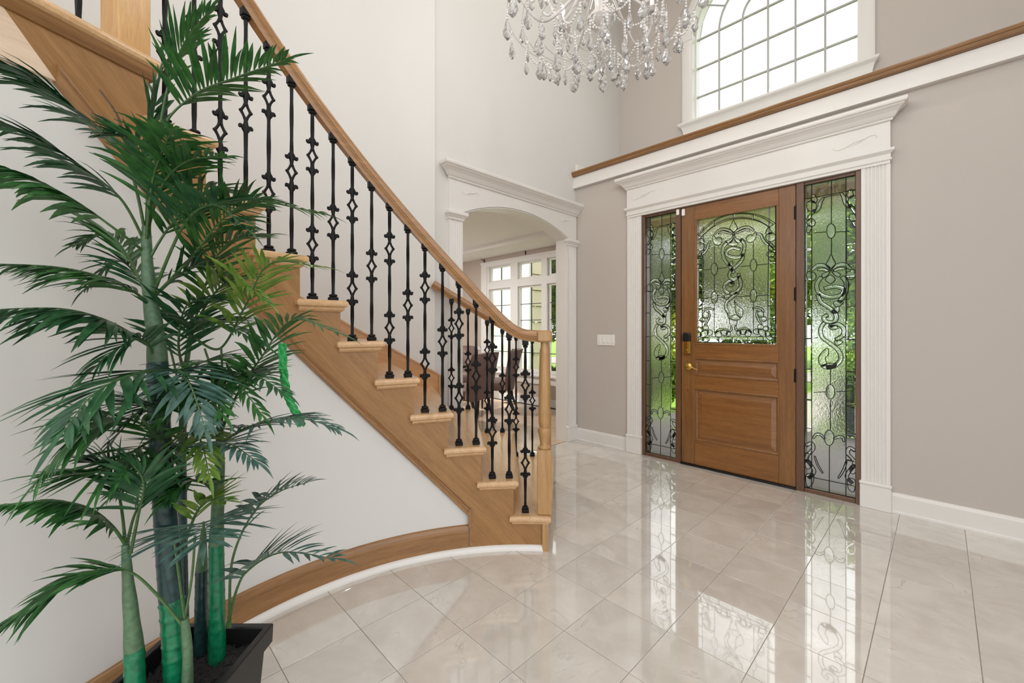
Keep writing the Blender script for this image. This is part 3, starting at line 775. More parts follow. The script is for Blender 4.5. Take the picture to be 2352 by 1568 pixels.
# ================================================================== FRONT DOOR AND SIDELIGHTS
dr = sempty('door_1', (0, 0, 0), 'oak front door with leaded glass and two raised panels')
DX0, DX1 = -1.728, -.808
YD0, YD1 = 3.948, 3.995           # door thickness, inner face first
GX0, GX1, GZ0, GZ1 = -1.578, -.941, 1.150, 2.285
def dpart(name, x0, x1, z0, z1, mat, y0=YD0, b=.003): return MB().bbox(x0, x1, y0, YD1, z0, z1, b).build(name, mat, dr)
dpart('stile', DX0, -1.602, .018, 2.424, M['door_v']); dpart('stile', -.926, DX1, .018, 2.424, M['door_v'])
for z0, z1 in ((2.30, 2.424), (1.010, 1.135), (.728, .845), (.018, .245)): dpart('rail', -1.602, -.926, z0, z1, M['door_h'])
def panel(x0, x1, z0, z1):
    mb = MB(); rings = []
    for e, y in ((0, YD0+.022), (.006, YD0+.012), (.012, YD0+.014), (.020, YD0+.016), (.055, YD0+.007), (.058, YD0+.004)):
        rings.append([(x0+e, y, z0+e), (x1-e, y, z0+e), (x1-e, y, z1-e), (x0+e, y, z1-e)])
    mb.loft(rings, True, True); mb.build('panel', M['door_h'], dr)
    m2 = MB()
    for (a0, a1, b0, b1) in ((x0-.006, x1+.006, z0-.006, z0+.010), (x0-.006, x1+.006, z1-.010, z1+.006), (x0-.006, x0+.010, z0, z1), (x1-.010, x1+.006, z0, z1)):
        m2.bbox(a0, a1, YD0-.003, YD0+.014, b0, b1, .004)
    m2.build('panel_bead', M['door_v'], dr)
panel(-1.602, -.926, .850, 1.006); panel(-1.602, -.926, .249, .724)
mb = MB()
for (a0, a1, b0, b1) in ((-1.606, -.922, 1.130, 1.150), (-1.606, -.922, 2.284, 2.306), (-1.606, -1.580, 1.15, 2.286), (-.944, -.922, 1.15, 2.286)): mb.bbox(a0, a1, YD0-.004, YD1, b0, b1, .004)
mb.build('glass_bead', M['door_v'], dr)
MB().box(DX0-.004, DX1+.004, 3.93, 4.04, 0, .018).build('threshold', M['blackp'], dr)
# frame: jambs, mullions and head
fr = sempty('trim_6', (0, 0, 0), 'brown oak frame of the front door and sidelights')
MB().bbox(OP0, -2.100, 3.935, 4.06, 0, OPZ, .003).build('jamb', M['frame'], fr); MB().bbox(-.437, OP1, 3.935, 4.06, 0, OPZ, .003).build('jamb', M['frame'], fr)
for x0, x1 in ((-1.782, -1.732), (-.804, -.752)):
    MB().bbox(x0, x1, 3.938, 4.06, 0, OPZ, .003).build('mullion', M['frame'], fr)
MB().box(OP0, OP1, 3.96, 4.06, 2.426, OPZ+.004).build('head', M['frame'], fr)
for x0, x1 in ((-2.100, -1.782), (-.752, -.437)):
    MB().bbox(x0, x1, 3.945, 4.05, 0, .030, .004).build('sill', M['frame'], fr); MB().bbox(x0, x1, 3.95, 4.05, 2.405, 2.428, .003).build('head', M['frame'], fr)
# hardware
for z in (2.20, 1.553, .905):
    mb = MB().bbox(-.820, -.796, YD0-.004, YD0+.004, z-.052, z+.052, .001).tube([(-.806, YD0-.007, z-.055), (-.806, YD0-.007, z+.055)], .007, 8)
    mb.build('hinge', M['hinge'], dr, True)
lx, lz = -1.672, 1.12
lk = MB().bbox(lx-.033, lx+.033, YD0-.022, YD0, lz-.085, lz+.055, .012).build('lock_plate', M['brass'], dr, 40)
mb = MB(); rings = []
for e, y in ((.0, YD0), (0, YD0-.03), (.006, YD0-.036)):
    rings.append([(lx-.034+e, y, lz+.04+e), (lx+.034-e, y, lz+.04+e), (lx+.036-e, y, lz+.095), (lx+.028-e, y, lz+.118-e), (lx, y, lz+.126-e), (lx-.028+e, y, lz+.118-e), (lx-.036+e, y, lz+.095)])
mb.loft(rings).build('keypad_cover', M['blackp'], lk)
MB().prism([(lx-.014, lz-.06), (lx+.014, lz-.06), (lx+.014, lz+.04), (lx-.014, lz+.04)], 'y', YD0-.027, YD0-.021).build('lock_face', M['brass'], lk)
prof = [(.02, 0), (.021, .004), (.016, .010), (.006, .011)]
mb = MB(); mb.lathe(prof, (0, 0, 0), 16)
mb.v = [(lx + x, YD0-.024 - z, lz-.052 + y) for x, y, z in mb.v]; mb.build('key_cylinder', M['brass'], lk, True)
vx, vz = -1.660, .925
mb = MB(); mb.lathe([(.033, 0), (.033, .004), (.026, .012), (.012, .016), (.012, .045), (.010, .050)], (0, 0, 0), 20)
mb.v = [(vx + x, YD0 - z, vz + y) for x, y, z in mb.v]
lv = mb.build('lever_rose', M['brass'], dr, True)
MB().tube(crom([(vx, YD0-.044, vz), (vx+.035, YD0-.046, vz+.002), (vx+.07, YD0-.044, vz-.012), (vx+.098, YD0-.040, vz-.022)], 5), [.010, .010, .0095, .009, .009, .0085, .008, .008, .0075, .007, .0065, .006, .006, .0055, .005, .004], 8, flat=.7).build('lever', M['brass'], lv, True)
mb = MB(); mb.lathe([(.006, 0), (.006, .002)], (0, 0, 0), 10); mb.v = [(vx-.005 + x, YD0 - z, .70 + y) for x, y, z in mb.v]; mb.build('screw_hole', M['blackp'], dr)
sn = empty('door_sensor', (-1.72, YD0, 2.37), 'small white two-piece alarm contact at the top left of the front door', 'sensor')
MB().bbox(-1.768, -1.742, 3.920, 3.938, 2.360, 2.415, .004).build('magnet', M['white_plastic'], sn); MB().bbox(-1.722, -1.690, 3.930, YD0, 2.345, 2.412, .006).build('contact', M['white_plastic'], sn)
# light switch
sw = empty('light_switch', (-2.563, DOOR_Y, 1.157), 'white four-gang light switch plate left of the front door', 'switch')
MB().bbox(-2.675, -2.452, DOOR_Y-.008, DOOR_Y, 1.098, 1.218, .003).build('plate', M['white_plastic'], sw)
for i in range(4):
    x = -2.675 + .028 + .0555*i
    MB().bbox(x-.016, x+.016, DOOR_Y-.012, DOOR_Y-.004, 1.125, 1.191, .003).build('rocker', M['white_plastic'], sw)

# ------------------------------------------------------------------ leaded glass
GLY = 3.968                        # plane of the glass
def xz(u, v): p = on_y(u, v, GLY); return (p.x, p.z)
class Leaded:
    # collects came lines and glass pieces of one panel; m maps design points to (x, z)
    def __init__(s, parent, m): s.p = parent; s.m = m; s.came = MB(); s.cr = .0029
    def line(s, pts, smooth=True, r=None, n=5):
        q = [Vector((x, GLY-.003, z)) for x, z in (s.m(*p) for p in pts)]
        if smooth and len(q) > 2: q = crom(q, n)
        s.came.tube(q, r or s.cr, 5)
        return q
    def loop(s, pts, r=None, n=5):
        q = crom([Vector((x, GLY-.003, z)) for x, z in (s.m(*p) for p in pts)], n, True)
        s.came.tube(q + [q[0], q[1]], r or s.cr, 5, caps=False); return q
    def jewel(s, pts, name='jewel', h=.009, n=4, glass=True):
        # faceted bevel over a closed outline
        q = s.loop(pts, n=n)
        if glass:
            c = sum(q, Vector())/len(q); rings = []
            for f, y in ((1.0, .004), (1.0, -.001), (.55, -h*.4), (.18, -h*.5)):
                rings.append([Vector((c.x+(p.x-c.x)*f, GLY+y, c.z+(p.z-c.z)*f)) for p in q])
            MB().loft(rings).build(name, M['bevel'], s.p)
        return q
    def oval(s, cx, cz, rx, rz, tilt=0, name='jewel', glass=True):
        ct, st = math.cos(tilt), math.sin(tilt)
        return s.jewel([(cx + rx*math.cos(a)*ct - rz*math.sin(a)*st, cz + rx*math.cos(a)*st + rz*math.sin(a)*ct) for a in [2*math.pi*k/10 for k in range(10)]], name, n=2, glass=glass)
    def ribbon(s, pts, w, n=6, ends=True, taper=0):
        c = crom([Vector((x, 0, z)) for x, z in (s.m(*p) for p in pts)], n); L = []; Rr = []; m_ = len(c)
        for i, p in enumerate(c):
            t = (c[min(i+1, m_-1)] - c[max(i-1, 0)]).normalized(); nn = Vector((-t.z, 0, t.x))
            f = 1.0 if not taper else (1 - taper*abs(2*i/(m_-1)-1)**2)
            L.append(p + nn*w*.5*f); Rr.append(p - nn*w*.5*f)
        for e in (L, Rr): s.came.tube([Vector((p.x, GLY-.004, p.z)) for p in e], s.cr, 5)
        if ends:
            for i in (0, -1): s.came.tube([Vector((p.x, GLY-.004, p.z)) for p in (L[i], Rr[i])], s.cr, 5)
        rings = []
        for a, b, p in zip(L, Rr, c):
            rings.append([(a.x, GLY+.004, a.z), (a.x, GLY-.002, a.z), (p.x+(a.x-p.x)*.25, GLY-.0055, p.z+(a.z-p.z)*.25), (p.x+(b.x-p.x)*.25, GLY-.0055, p.z+(b.z-p.z)*.25), (b.x, GLY-.002, b.z), (b.x, GLY+.004, b.z)])
        MB().loft(rings).build('ribbon', M['bevel'], s.p)
    def pane(s, x0, x1, z0, z1, mat, name='pane', y=GLY+.006, bev=.007):
        mb = MB(); rings = []
        for e, yy in ((0, y+.004), (0, y), (bev, y-.004)):
            rings.append([(x0+e, yy, z0+e), (x1-e, yy, z0+e), (x1-e, yy, z1-e), (x0+e, yy, z1-e)])
        mb.loft(rings).build(name, mat, s.p)
    def done(s): s.came.build('came', M['came'], s.p, 50)

# ---- door light
def dm(px, py): return xz(1580 + px/4.125, 440 + py/4.125)
D = Leaded(dr, dm)
D.pane(GX0+.045, GX1-.055, GZ0+.035, GZ1, M['hammered'], 'hammered_pane', GLY+.010, .001)
lx0 = dm(137, 900)[0]; rx0 = dm(760, 900)[0]
zs_l = [dm(110, y)[1] for y in (1428, 1330, 1220, 1108, 1012, 745, 600)]; zs_r = [dm(795, y)[1] for y in (1428, 1330, 1203, 1078, 985, 680, 520)]
for zl in (zs_l,):
    for a, b in zip(zl, zl[1:]): D.pane(GX0, lx0, a, b, M['bevel'], 'border_pane'); D.line([(80, 0), (137, 0)] if False else [(80, 1000), (80, 1001)], False, .0005) if False else None
for a, b in zip(zs_r, zs_r[1:]): D.pane(rx0, GX1, a, b, M['bevel'], 'border_pane')
D.pane(GX0, lx0, zs_l[-1], GZ1, M['hammered'], 'corner_pane', GLY+.010, .001); D.pane(rx0, GX1, zs_r[-1], GZ1, M['hammered'], 'corner_pane', GLY+.010, .001)
bx = [dm(x, 1400)[0] for x in (137, 296, 425, 567, 760)]; bz = dm(425, 1376)[1]
for a, b in zip(bx, bx[1:]): D.pane(a, b, GZ0, bz, M['bevel'], 'border_pane')
D.line([(137, 600), (135, 900), (134, 1300)], False); D.line([(765, 510), (760, 900), (758, 1320)], False)
D.line([(82, 270), (80, 800), (80, 1425)], False, .004); D.line([(832, 130), (831, 800), (829, 1432)], False, .004); D.line([(80, 1425), (450, 1430), (829, 1434)], False, .004); D.line([(82, 268), (832, 130)], False, .004)
D.line([(190, 1375), (425, 1374), (690, 1376)], False)
for x in (296, 425, 567): D.line([(x, 1374), (x, 1430)], False)
for y in (745, 1012, 1108, 1220): D.line([(82, y+2), (137, y)], False)
for y in (680, 980, 1078, 1203): D.line([(760, y+3), (830, y-2)], False)
arc_o = [(88, 412), (150, 345), (250, 270), (340, 228), (432, 207), (540, 203), (622, 210), (700, 230), (770, 262), (828, 300)]
arc_i = [(88, 470), (135, 425), (190, 374), (252, 330), (340, 285), (432, 262), (540, 257), (622, 268), (690, 290), (740, 318), (775, 345)]
D.line(arc_o); D.line(arc_i)
for a, b in (((252, 270), (252, 330)), ((432, 207), (432, 262)), ((622, 210), (622, 268)), ((768, 338), (828, 300)), ((90, 412), (134, 426))): D.line([a, b], False)
# arch border as bevelled segments
for seg in ([(95, 440), (150, 384), (200, 340), (248, 306)], [(258, 294), (320, 262), (380, 242), (427, 234)], [(438, 233), (500, 229), (560, 230), (617, 240)], [(628, 243), (690, 262), (745, 292), (795, 325)]):
    D.ribbon(seg, .033, ends=False)
for x, y0, y1, h in ((252, 520, 1345, ((732, 56), (1003, 56))), (622, 478, 1340, ((695, 58), (985, 60)))):
    ys = [y0] + [v for c, r in h for v in (c-r, c+r)] + [y1]
    for a, b in zip(ys[::2], ys[1::2]): D.line([(x, a), (x, b)], False)
    for c, r in h: D.oval(x, c, 31, r)
for pts in ([(137, 743), (222, 735)], [(284, 728), (375, 718)], [(500, 708), (590, 702)], [(656, 695), (760, 684)], [(137, 1012), (221, 1006)], [(283, 1002), (355, 998)], [(450, 995), (590, 988)], [(656, 985), (760, 978)]): D.line(pts, False)
# fleur and plumes
D.jewel([(432, 270), (450, 305), (470, 338), (452, 372), (433, 392), (415, 372), (398, 340), (416, 305)])
for f in (-1, 1):
    def q(x, y, s=f): 
        c = 434; dx = (x-c)
        return (c + dx*s*(1.0 if s > 0 else .93), y + (-dx*.11 if s > 0 else dx*.05))
    D.ribbon([q(440, 392), q(475, 368), q(530, 350), q(585, 358), q(625, 392)], .022, taper=.4)
    D.ribbon([q(446, 402), q(490, 388), q(540, 376), q(590, 392)], .016, taper=.5)
    D.jewel([q(640, 400), q(650, 430), q(640, 470), q(605, 498), q(565, 488), q(552, 455), q(570, 428), q(600, 425), q(612, 440), q(625, 420)], n=3)
    D.jewel([q(438, 400), q(455, 440), q(490, 462), q(512, 458), q(505, 482), q(470, 486), q(445, 462)], n=3)
    # upper corner flourish
    if f > 0:
        D.jewel([(735, 395), (762, 340), (790, 372), (800, 395), (770, 400)], n=3); D.oval(785, 430, 48, 42); D.ribbon([(650, 402), (690, 405), (712, 450), (745, 490), (775, 505)], .020, taper=.4)
        D.ribbon([(765, 480), (795, 510), (825, 545)], .020); D.oval(785, 592, 38, 28); D.jewel([(768, 505), (810, 530), (795, 560), (770, 545)], n=3); D.jewel([(765, 625), (800, 612), (826, 640), (815, 655), (780, 650)], n=3)
    else:
        D.jewel([(115, 470), (132, 438), (158, 470), (150, 490)], n=3); D.oval(122, 522, 38, 40); D.ribbon([(210, 470), (195, 500), (180, 545), (150, 580), (125, 590)], .020, taper=.4)
        D.ribbon([(150, 555), (115, 595), (88, 630)], .020); D.oval(118, 660, 32, 30); D.jewel([(100, 610), (135, 600), (136, 632), (105, 634)], n=3); D.jewel([(90, 690), (115, 695), (105, 725), (86, 728)], n=3)
D.jewel([(432, 440), (455, 470), (475, 495), (432, 515), (378, 495), (410, 470)], n=3)
W = .026
D.ribbon([(372, 480), (338, 520), (330, 580), (350, 640), (392, 700), (440, 770)], W)
D.ribbon([(500, 452), (535, 490), (532, 550), (505, 610), (440, 622), (375, 600), (372, 560), (425, 530), (500, 548)], W)
D.ribbon([(522, 590), (515, 640), (465, 700), (410, 750), (395, 800), (425, 832), (470, 815), (486, 775)], W)
D.ribbon([(480, 800), (500, 850), (498, 905), (460, 950), (400, 968)], W)
D.ribbon([(432, 870), (395, 850), (350, 885), (350, 935), (388, 968)], W)
D.jewel([(395, 860), (430, 850), (440, 880), (410, 900), (380, 890)], n=3)
D.ribbon([(470, 955), (425, 1000), (375, 1040), (360, 1095), (385, 1150)], W)
D.jewel([(385, 680), (420, 655), (425, 690), (385, 705)], n=3); D.jewel([(352, 985), (400, 980), (380, 1020), (350, 1015)], n=3)
D.jewel([(440, 1030), (470, 1080), (515, 1110), (522, 1160), (500, 1198), (470, 1170), (448, 1120), (450, 1080)], n=3)
D.jewel([(375, 1150), (400, 1180), (450, 1165), (500, 1200), (460, 1218), (410, 1212), (380, 1185)], n=3)
D.line([(390, 1200), (402, 1260), (415, 1275)]); D.line([(470, 1212), (462, 1262), (450, 1272)])
# lower corner flowers
for f in (0, 1):
    def b(x, y): return (x, y) if f == 0 else (868-x + (0 if x > 300 else -8), y-8)
    for cx_, cy_, rx, ry, tl in ((170, 1170, 30, 32, .3), (140, 1215, 26, 24, 0), (155, 1345, 46, 30, -.7), (120, 1305, 28, 24, .4), (170, 1290, 28, 26, 0), (210, 1335, 26, 30, .3), (105, 1355, 24, 26, 0), (175, 1400, 32, 22, 0), (345, 1335, 34, 28, .4), (290, 1350, 30, 34, 0), (385, 1345, 22, 26, 0)):
        D.oval(*b(cx_, cy_), rx, ry, tl if f == 0 else -tl)
    D.ribbon([b(245, 1118), b(205, 1105), b(160, 1120), b(140, 1150)], .018, taper=.4); D.ribbon([b(200, 1130), b(205, 1180), b(180, 1240), b(160, 1258)], .016, taper=.5)
    D.ribbon([b(415, 1275), b(412, 1310), b(390, 1330)], .016, taper=.4); D.ribbon([b(255, 1345), b(290, 1312), b(340, 1302), b(385, 1312)], .016, taper=.4); D.line([b(85, 1420), b(130, 1375)])
D.done()

# ---- sidelights: one design, used in both openings
SX0, SX1, SZ0, SZ1 = -.752, -.437, .030, 2.405
def side(parent, dx):
    def sm(px, py):
        x, z = xz(1820 + px/1.9122, 380 + py/1.9122); return (x + dx, z)
    S = Leaded(parent, sm)
    X0, X1 = SX0+dx, SX1+dx
    def sx(f): return X0 + (X1-X0)*f
    def ln(f0, z0, f1, z1): S.came.tube([(sx(f0), GLY-.003, z0), (sx(f1), GLY-.003, z1)], S.cr, 5)
    fl_, fc, frr = .145, .475, .815
    S.pane(sx(fl_), sx(frr), .12, 2.30, M['hammered'], 'hammered_pane', GLY+.010, .001)
    zt = [.030, .12, .30, .50, .72, .96, 1.20, 1.44, 1.66, 1.90, 2.30, 2.405]
    for a, b_ in zip(zt, zt[1:]):
        for f0, f1 in ((0, fl_), (frr, 1)):
            S.pane(sx(f0), sx(f1), a, b_, M['bevel'], 'border_pane'); ln(f0, a, f1, a)
    for f0, f1 in ((fl_, fc), (fc, frr)):
        S.pane(sx(f0), sx(f1), .030, .12, M['bevel'], 'border_pane'); S.pane(sx(f0), sx(f1), 2.30, 2.405, M['bevel'], 'border_pane')
    ln(0, 2.30, 1, 2.30); ln(fl_, .12, frr, .12)
    for f in (fl_, frr): ln(f, .03, f, 2.405)
    for f in (.006, .994): ln(f, .03, f, 2.405)
    ln(0, .033, 1, .033); ln(0, 2.402, 1, 2.402)
    cpx = 170
    for y0, y1 in ((48, 255), (320, 390), (895, 962), (1028, 1160), (1230, 1460)): S.line([(cpx + (2 if y0 < 400 else -2 if y0 < 1100 else -7), y0), (cpx + (1 if y0 < 400 else -3 if y0 < 1100 else -8), y1)], False)
    for y in (287, 993): S.oval(cpx - (0 if y < 500 else 3), y, 19, 32)
    S.oval(162, 1195, 21, 34)
    for y in (292, 590, 755, 993): S.line([(95, y+3), (148 if y in (292, 993) else 112, y)], False); S.line([(192 if y in (292, 993) else 222, y), (250, y-3)], False)
    # top flourishes
    S.line([(135, 142), (172, 132), (205, 128)])
    for f in (0, 1):
        def b(x, y): return (x, y) if f == 0 else (350-x, y-22)
        S.jewel([b(92, 125), b(110, 150), b(100, 165), b(82, 155)], n=3); S.oval(*b(84, 178), 22, 24); S.ribbon([b(138, 142), b(125, 160), b(115, 190), b(95, 208)], .022, taper=.5)
        S.ribbon([b(100, 195), b(82, 215), b(66, 240)], .02); S.oval(*b(82, 250), 19, 17); S.jewel([b(66, 265), b(88, 268), b(72, 295), b(62, 290)], n=3)
    # fleur and plumes
    S.jewel([(170, 390), (180, 412), (190, 432), (178, 450), (168, 458), (158, 450), (148, 434), (160, 412)])
    for f in (0, 1):
        def b(x, y): return (x, y) if f == 0 else (340-x, y - (168-x)*.08 if x < 170 else y)
        S.ribbon([b(165, 455), b(140, 440), b(110, 440), b(85, 460)], .026, taper=.4); S.ribbon([b(160, 465), b(135, 456), b(110, 458)], .018, taper=.5)
        S.jewel([b(72, 462), b(62, 480), b(70, 503), b(92, 506), b(105, 490), b(98, 472), b(84, 470)], n=3); S.jewel([b(168, 460), b(155, 482), b(135, 492), b(130, 478), b(150, 468)], n=3)
    S.jewel([(168, 480), (188, 500), (168, 518), (145, 500)], n=3)
    W_ = .026
    S.ribbon([(128, 490), (108, 522), (118, 560), (160, 578), (210, 570), (226, 545), (190, 532), (140, 540)], W_)
    S.ribbon([(218, 488), (236, 515), (232, 560), (205, 600)], W_); S.ribbon([(112, 565), (125, 600), (165, 628), (192, 655), (185, 685), (150, 685), (138, 668), (155, 655)], W_)
    S.jewel([(180, 600), (215, 592), (222, 605), (195, 622)], n=3); S.jewel([(172, 640), (200, 618), (205, 640), (190, 650)], n=3)
    S.ribbon([(140, 690), (124, 720), (132, 755), (165, 780), (205, 815), (212, 850), (185, 880), (150, 885)], W_)
    S.ribbon([(165, 705), (195, 695), (225, 715), (222, 745), (190, 765)], W_); S.jewel([(158, 705), (185, 700), (200, 715), (175, 722)], n=3); S.jewel([(185, 770), (215, 768), (218, 780), (195, 790)], n=3)
    S.jewel([(155, 802), (128, 822), (114, 850), (128, 882), (150, 872), (145, 845), (158, 830)], n=3); S.jewel([(125, 880), (160, 868), (195, 872), (180, 890), (150, 894)], n=3)
    # leaves and lower corner flourishes
    S.ribbon([(142, 1200), (125, 1182), (105, 1180), (92, 1198)], .018, taper=.5); S.ribbon([(182, 1200), (205, 1190), (222, 1195), (226, 1212)], .018, taper=.5)
    for f in (0, 1):
        def b(x, y): return (x, y) if f == 0 else (336-x, y+22)
        S.ribbon([b(60, 1230), b(84, 1218), b(92, 1242), b(68, 1270), b(62, 1292)], .022); S.ribbon([b(62, 1292), b(86, 1320), b(96, 1345), b(72, 1372)], .020)
        S.oval(*b(70, 1312), 14, 20); S.ribbon([b(98, 1275), b(112, 1315), b(134, 1350)], .012, taper=.4); S.jewel([b(60, 1360), b(92, 1352), b(90, 1395), b(66, 1410)], n=3)
    S.done()
w1 = sempty('window_1', (0, 0, 0), 'leaded glass sidelight left of the front door'); side(w1, -1.348)
w2 = sempty('window_2', (0, 0, 0), 'leaded glass sidelight right of the front door'); side(w2, 0)

# ================================================================== OUTSIDE
struct('ground_lawn', MB().box(-40, 40, 5.3, 45, -.30, -.20), foliage('lawn_grass', (98, 138, 40), (150, 186, 70), .9, 3, 0), label='sunlit lawn in front of the house')
struct('porch_floor', MB().box(-3.1, 2.5, 4.1, 6.6, -.20, -.06), plain('porch_concrete', (128, 122, 116), .8))
struct('ground_walk', MB().box(-2.1, -1.3, 6.6, 14, -.20, -.17).box(-40, 40, 14, 17, -.2, -.16), plain('pale_concrete', (168, 162, 154), .8), label='pale concrete walk and street beyond the lawn')
struct('ground_back', MB().box(-12, 16, -30, -3.5, -.25, -.12).box(1.6, 16, -3.5, 5.2, -.25, -.12), plain('patio_stone', (150, 146, 140), .8))
def leaf_cloud(c, r, n, size, seed):
    g = random.Random(seed); mb = MB(); vs_ = []; fs_ = []
    for i in range(n):
        d = Vector((g.gauss(0, 1), g.gauss(0, 1), g.gauss(0, 1))).normalized()
        rr = (.55 + .45*g.random()) * (1 + .25*mnoise.noise(d*2.2 + Vector((seed, 0, 0))))
        p = Vector((c[0]+d.x*r[0]*rr, c[1]+d.y*r[1]*rr, c[2]+d.z*r[2]*rr))
        a = Vector((g.gauss(0, 1), g.gauss(0, 1), g.gauss(0, .6))).normalized(); b_ = a.cross(Vector((g.gauss(0, 1), g.gauss(0, 1), g.gauss(0, 1)))).normalized()
        s = size*(.6+.8*g.random()); o = len(vs_)
        vs_ += [p-a*s, p+b_*s*.45, p+a*s, p-b_*s*.45]; fs_.append((o, o+1, o+2, o+3))
    return mb.add(vs_, fs_)
FOL = [foliage('leaf_dark', (34, 66, 10), (76, 112, 22), .6, 1.2), foliage('leaf_mid', (74, 108, 12), (128, 160, 32), .6, 1.2), foliage('leaf_light', (124, 144, 20), (186, 190, 56), .6, 1.2)]
bark = plain('bark', (84, 68, 52), .9, nz=.3)
def tree(name, x, y, h, r, mi, label, seed, grp=None, n=6500, cat='tree'):
    o = empty(name, (x, y, -.2), label, cat, grp)
    mb = MB().tube(crom([(x, y, -.25), (x+.05, y, h*.4), (x-.05, y+.05, h*.75)], 5), [.16*r/2]*5+[.12*r/2]*5+[.05], 8)
    for k in range(3): mb.tube([(x, y, h*(.35+.1*k)), (x+math.cos(k*2.1)*r*.5, y+math.sin(k*2.1)*r*.5, h*(.6+.1*k))], [.05, .02], 6)
    mb.build('trunk', bark, o)
    leaf_cloud((x, y, h*.62), (r, r, h*.42), n, .17 if y > 15 else .085, seed).build('crown', FOL[mi], o, kind='stuff')
def shrub(x, y, h, r, mi, label, seed, grp=None):
    o = empty('shrub', (x, y, -.2), label, 'shrub', grp)
    mb = MB()
    for k in range(5): mb.tube([(x, y, -.22), (x+math.cos(k*1.3)*r*.5, y+math.sin(k*1.3)*r*.5, h*.6)], [.015, .006], 5)
    mb.build('stem', bark, o)
    leaf_cloud((x, y, h*.45-.1), (r, r, h*.55), 3200, .06, seed).build('foliage', FOL[mi], o, kind='stuff')
tree('tree', -2.4, 18.5, 6.5, 2.3, 1, 'broad green tree across the street, seen through the right sidelight', 11)
tree('tree', -5.6, 21.0, 7.2, 2.6, 2, 'yellow-green tree across the street, seen through the door glass', 12)
tree('tree', -9.3, 19.5, 6.8, 2.6, 0, 'dark green tree across the street, seen through the left sidelight', 13)
tree('tree', 1.6, 20.5, 6.0, 2.4, 0, 'dark tree across the street, right of the front door axis', 14)
tree('tree', -14.2, 22.5, 6.4, 2.8, 1, 'tall green tree far to the left across the street', 16)
tree('garden_tree', -8.6, 11.6, 4.2, 1.9, 1, 'leafy tree in front of the dining window', 15, n=16000)
shrub(-.55, 6.9, .9, .5, 0, 'dark green shrub by the porch, low in the right sidelight', 21)
shrub(-1.1, 11.8, 1.9, .8, 1, 'tall bright shrub on the lawn behind the right sidelight', 22)
shrub(-3.7, 7.2, 1.1, .55, 1, 'green shrub left of the walk, low in the left sidelight', 23)
shrub(-4.9, 6.3, .7, .45, 0, 'low dark shrub under the dining window', 24)
shrub(-3.6, 12.6, 2.0, .9, 0, 'large dark shrub on the lawn behind the door', 25)
shrub(-5.6, 12.4, 1.9, .9, 2, 'yellow-green shrub on the lawn left of the walk', 26)
shrub(-7.4, 13.0, 2.1, .8, 1, 'rounded green shrub at the far end of the lawn', 27)
shrub(.3, 8.6, 1.5, .6, 1, 'tall green shrub right of the porch', 28)
# wing of the house seen through the dining window
hw = empty('house_wing', (-9.5, 8.2, -.2), 'cream wing of the house outside the dining window', 'building')
cream = plain('cream_stucco', (226, 222, 204), .8); tan = plain('tan_siding', (204, 192, 166), .8)
MB().box(-15, -7.55, 8.0, 8.25, -.2, 4.2).build('wall', cream, hw)
MB().box(-7.62, -7.50, 7.95, 8.07, -.2, 4.2).build('corner_board', M['trim'], hw)
for k in range(9): MB().prism([(-7.56, -.2+.42*k), (-7.46, -.2+.42*k), (-7.50, .2+.42*k), (-7.56, .2+.42*k)], 'y', 8.07, 8.55).build('siding_board', tan, hw)
MB().box(-15.2, -7.3, 7.6, 11, 4.2, 4.35).build('roof', bark, hw)
MB().box(-9.95, -8.95, 7.94, 8.0, -.2, 2.25).build('door_surround', tan, hw)
MB().box(-9.80, -9.15, 7.90, 7.96, -.2, 2.05).build('door', M['trim'], hw); MB().box(-9.68, -9.27, 7.885, 7.905, 1.0, 1.85).build('door_glass', M['blackp'], hw)

# ================================================================== POTTED PALM
pc = FWD*1.20 + RGT*(-.92)
palm = empty('potted_palm', pc, 'tall artificial palm with green ringed stems in a black square planter', 'plant')
def cf(lat, dep, z): v = FWD*dep + RGT*lat; return Vector((v.x, v.y, z))
def sq(h, z): return [cf(-.92-h, 1.20-h, z), cf(-.92+h, 1.20-h, z), cf(-.92+h, 1.20+h, z), cf(-.92-h, 1.20+h, z)]
MB().loft([sq(.112, 0), sq(.116, .004), sq(.134, .262), sq(.150, .270), sq(.152, .322), sq(.150, .327), sq(.134, .327), sq(.132, .322), sq(.126, .20)], True, True).build('planter', M['planter'], palm)
g = random.Random(5); mb = MB(); n_ = 22
vs_ = []; fs_ = []
for i in range(n_+1):
    for j in range(n_+1):
        a, b = -.13+.26*i/n_, -.13+.26*j/n_
        p = cf(-.92+a, 1.20+b, .272 + .012*mnoise.noise(Vector((a*30, b*30, 0))) + .008*mnoise.noise(Vector((a*90, b*90, 4)))); vs_.append(p)
for i in range(n_):
    for j in range(n_): k = i*(n_+1)+j; fs_.append((k, k+1, k+n_+2, k+n_+1))
MB().add(vs_, fs_).build('soil', M['soil'], palm)
mb = MB()
for k in range(420):
    p = cf(-.92+g.uniform(-.122, .122), 1.20+g.uniform(-.122, .122), .276+g.random()*.008); s = g.uniform(.002, .006)
    mb.add([p+Vector((g.gauss(0, s), g.gauss(0, s), g.gauss(0, s))) for _ in range(4)], [(0, 1, 2), (0, 2, 3), (0, 3, 1), (1, 3, 2)])
mb.build('mulch', M['soil'], palm, kind='stuff')
EM = plain('emerald_bark', (12, 104, 68), .3, nz=.25, nscale=14); TE = plain('teal_bark', (28, 56, 56), .35, nz=.35, nscale=14); OL = plain('olive_sheath', (78, 106, 76), .5, nz=.2, nscale=16); STM = plain('green_stem', (62, 92, 48), .45, nz=.2, nscale=20)
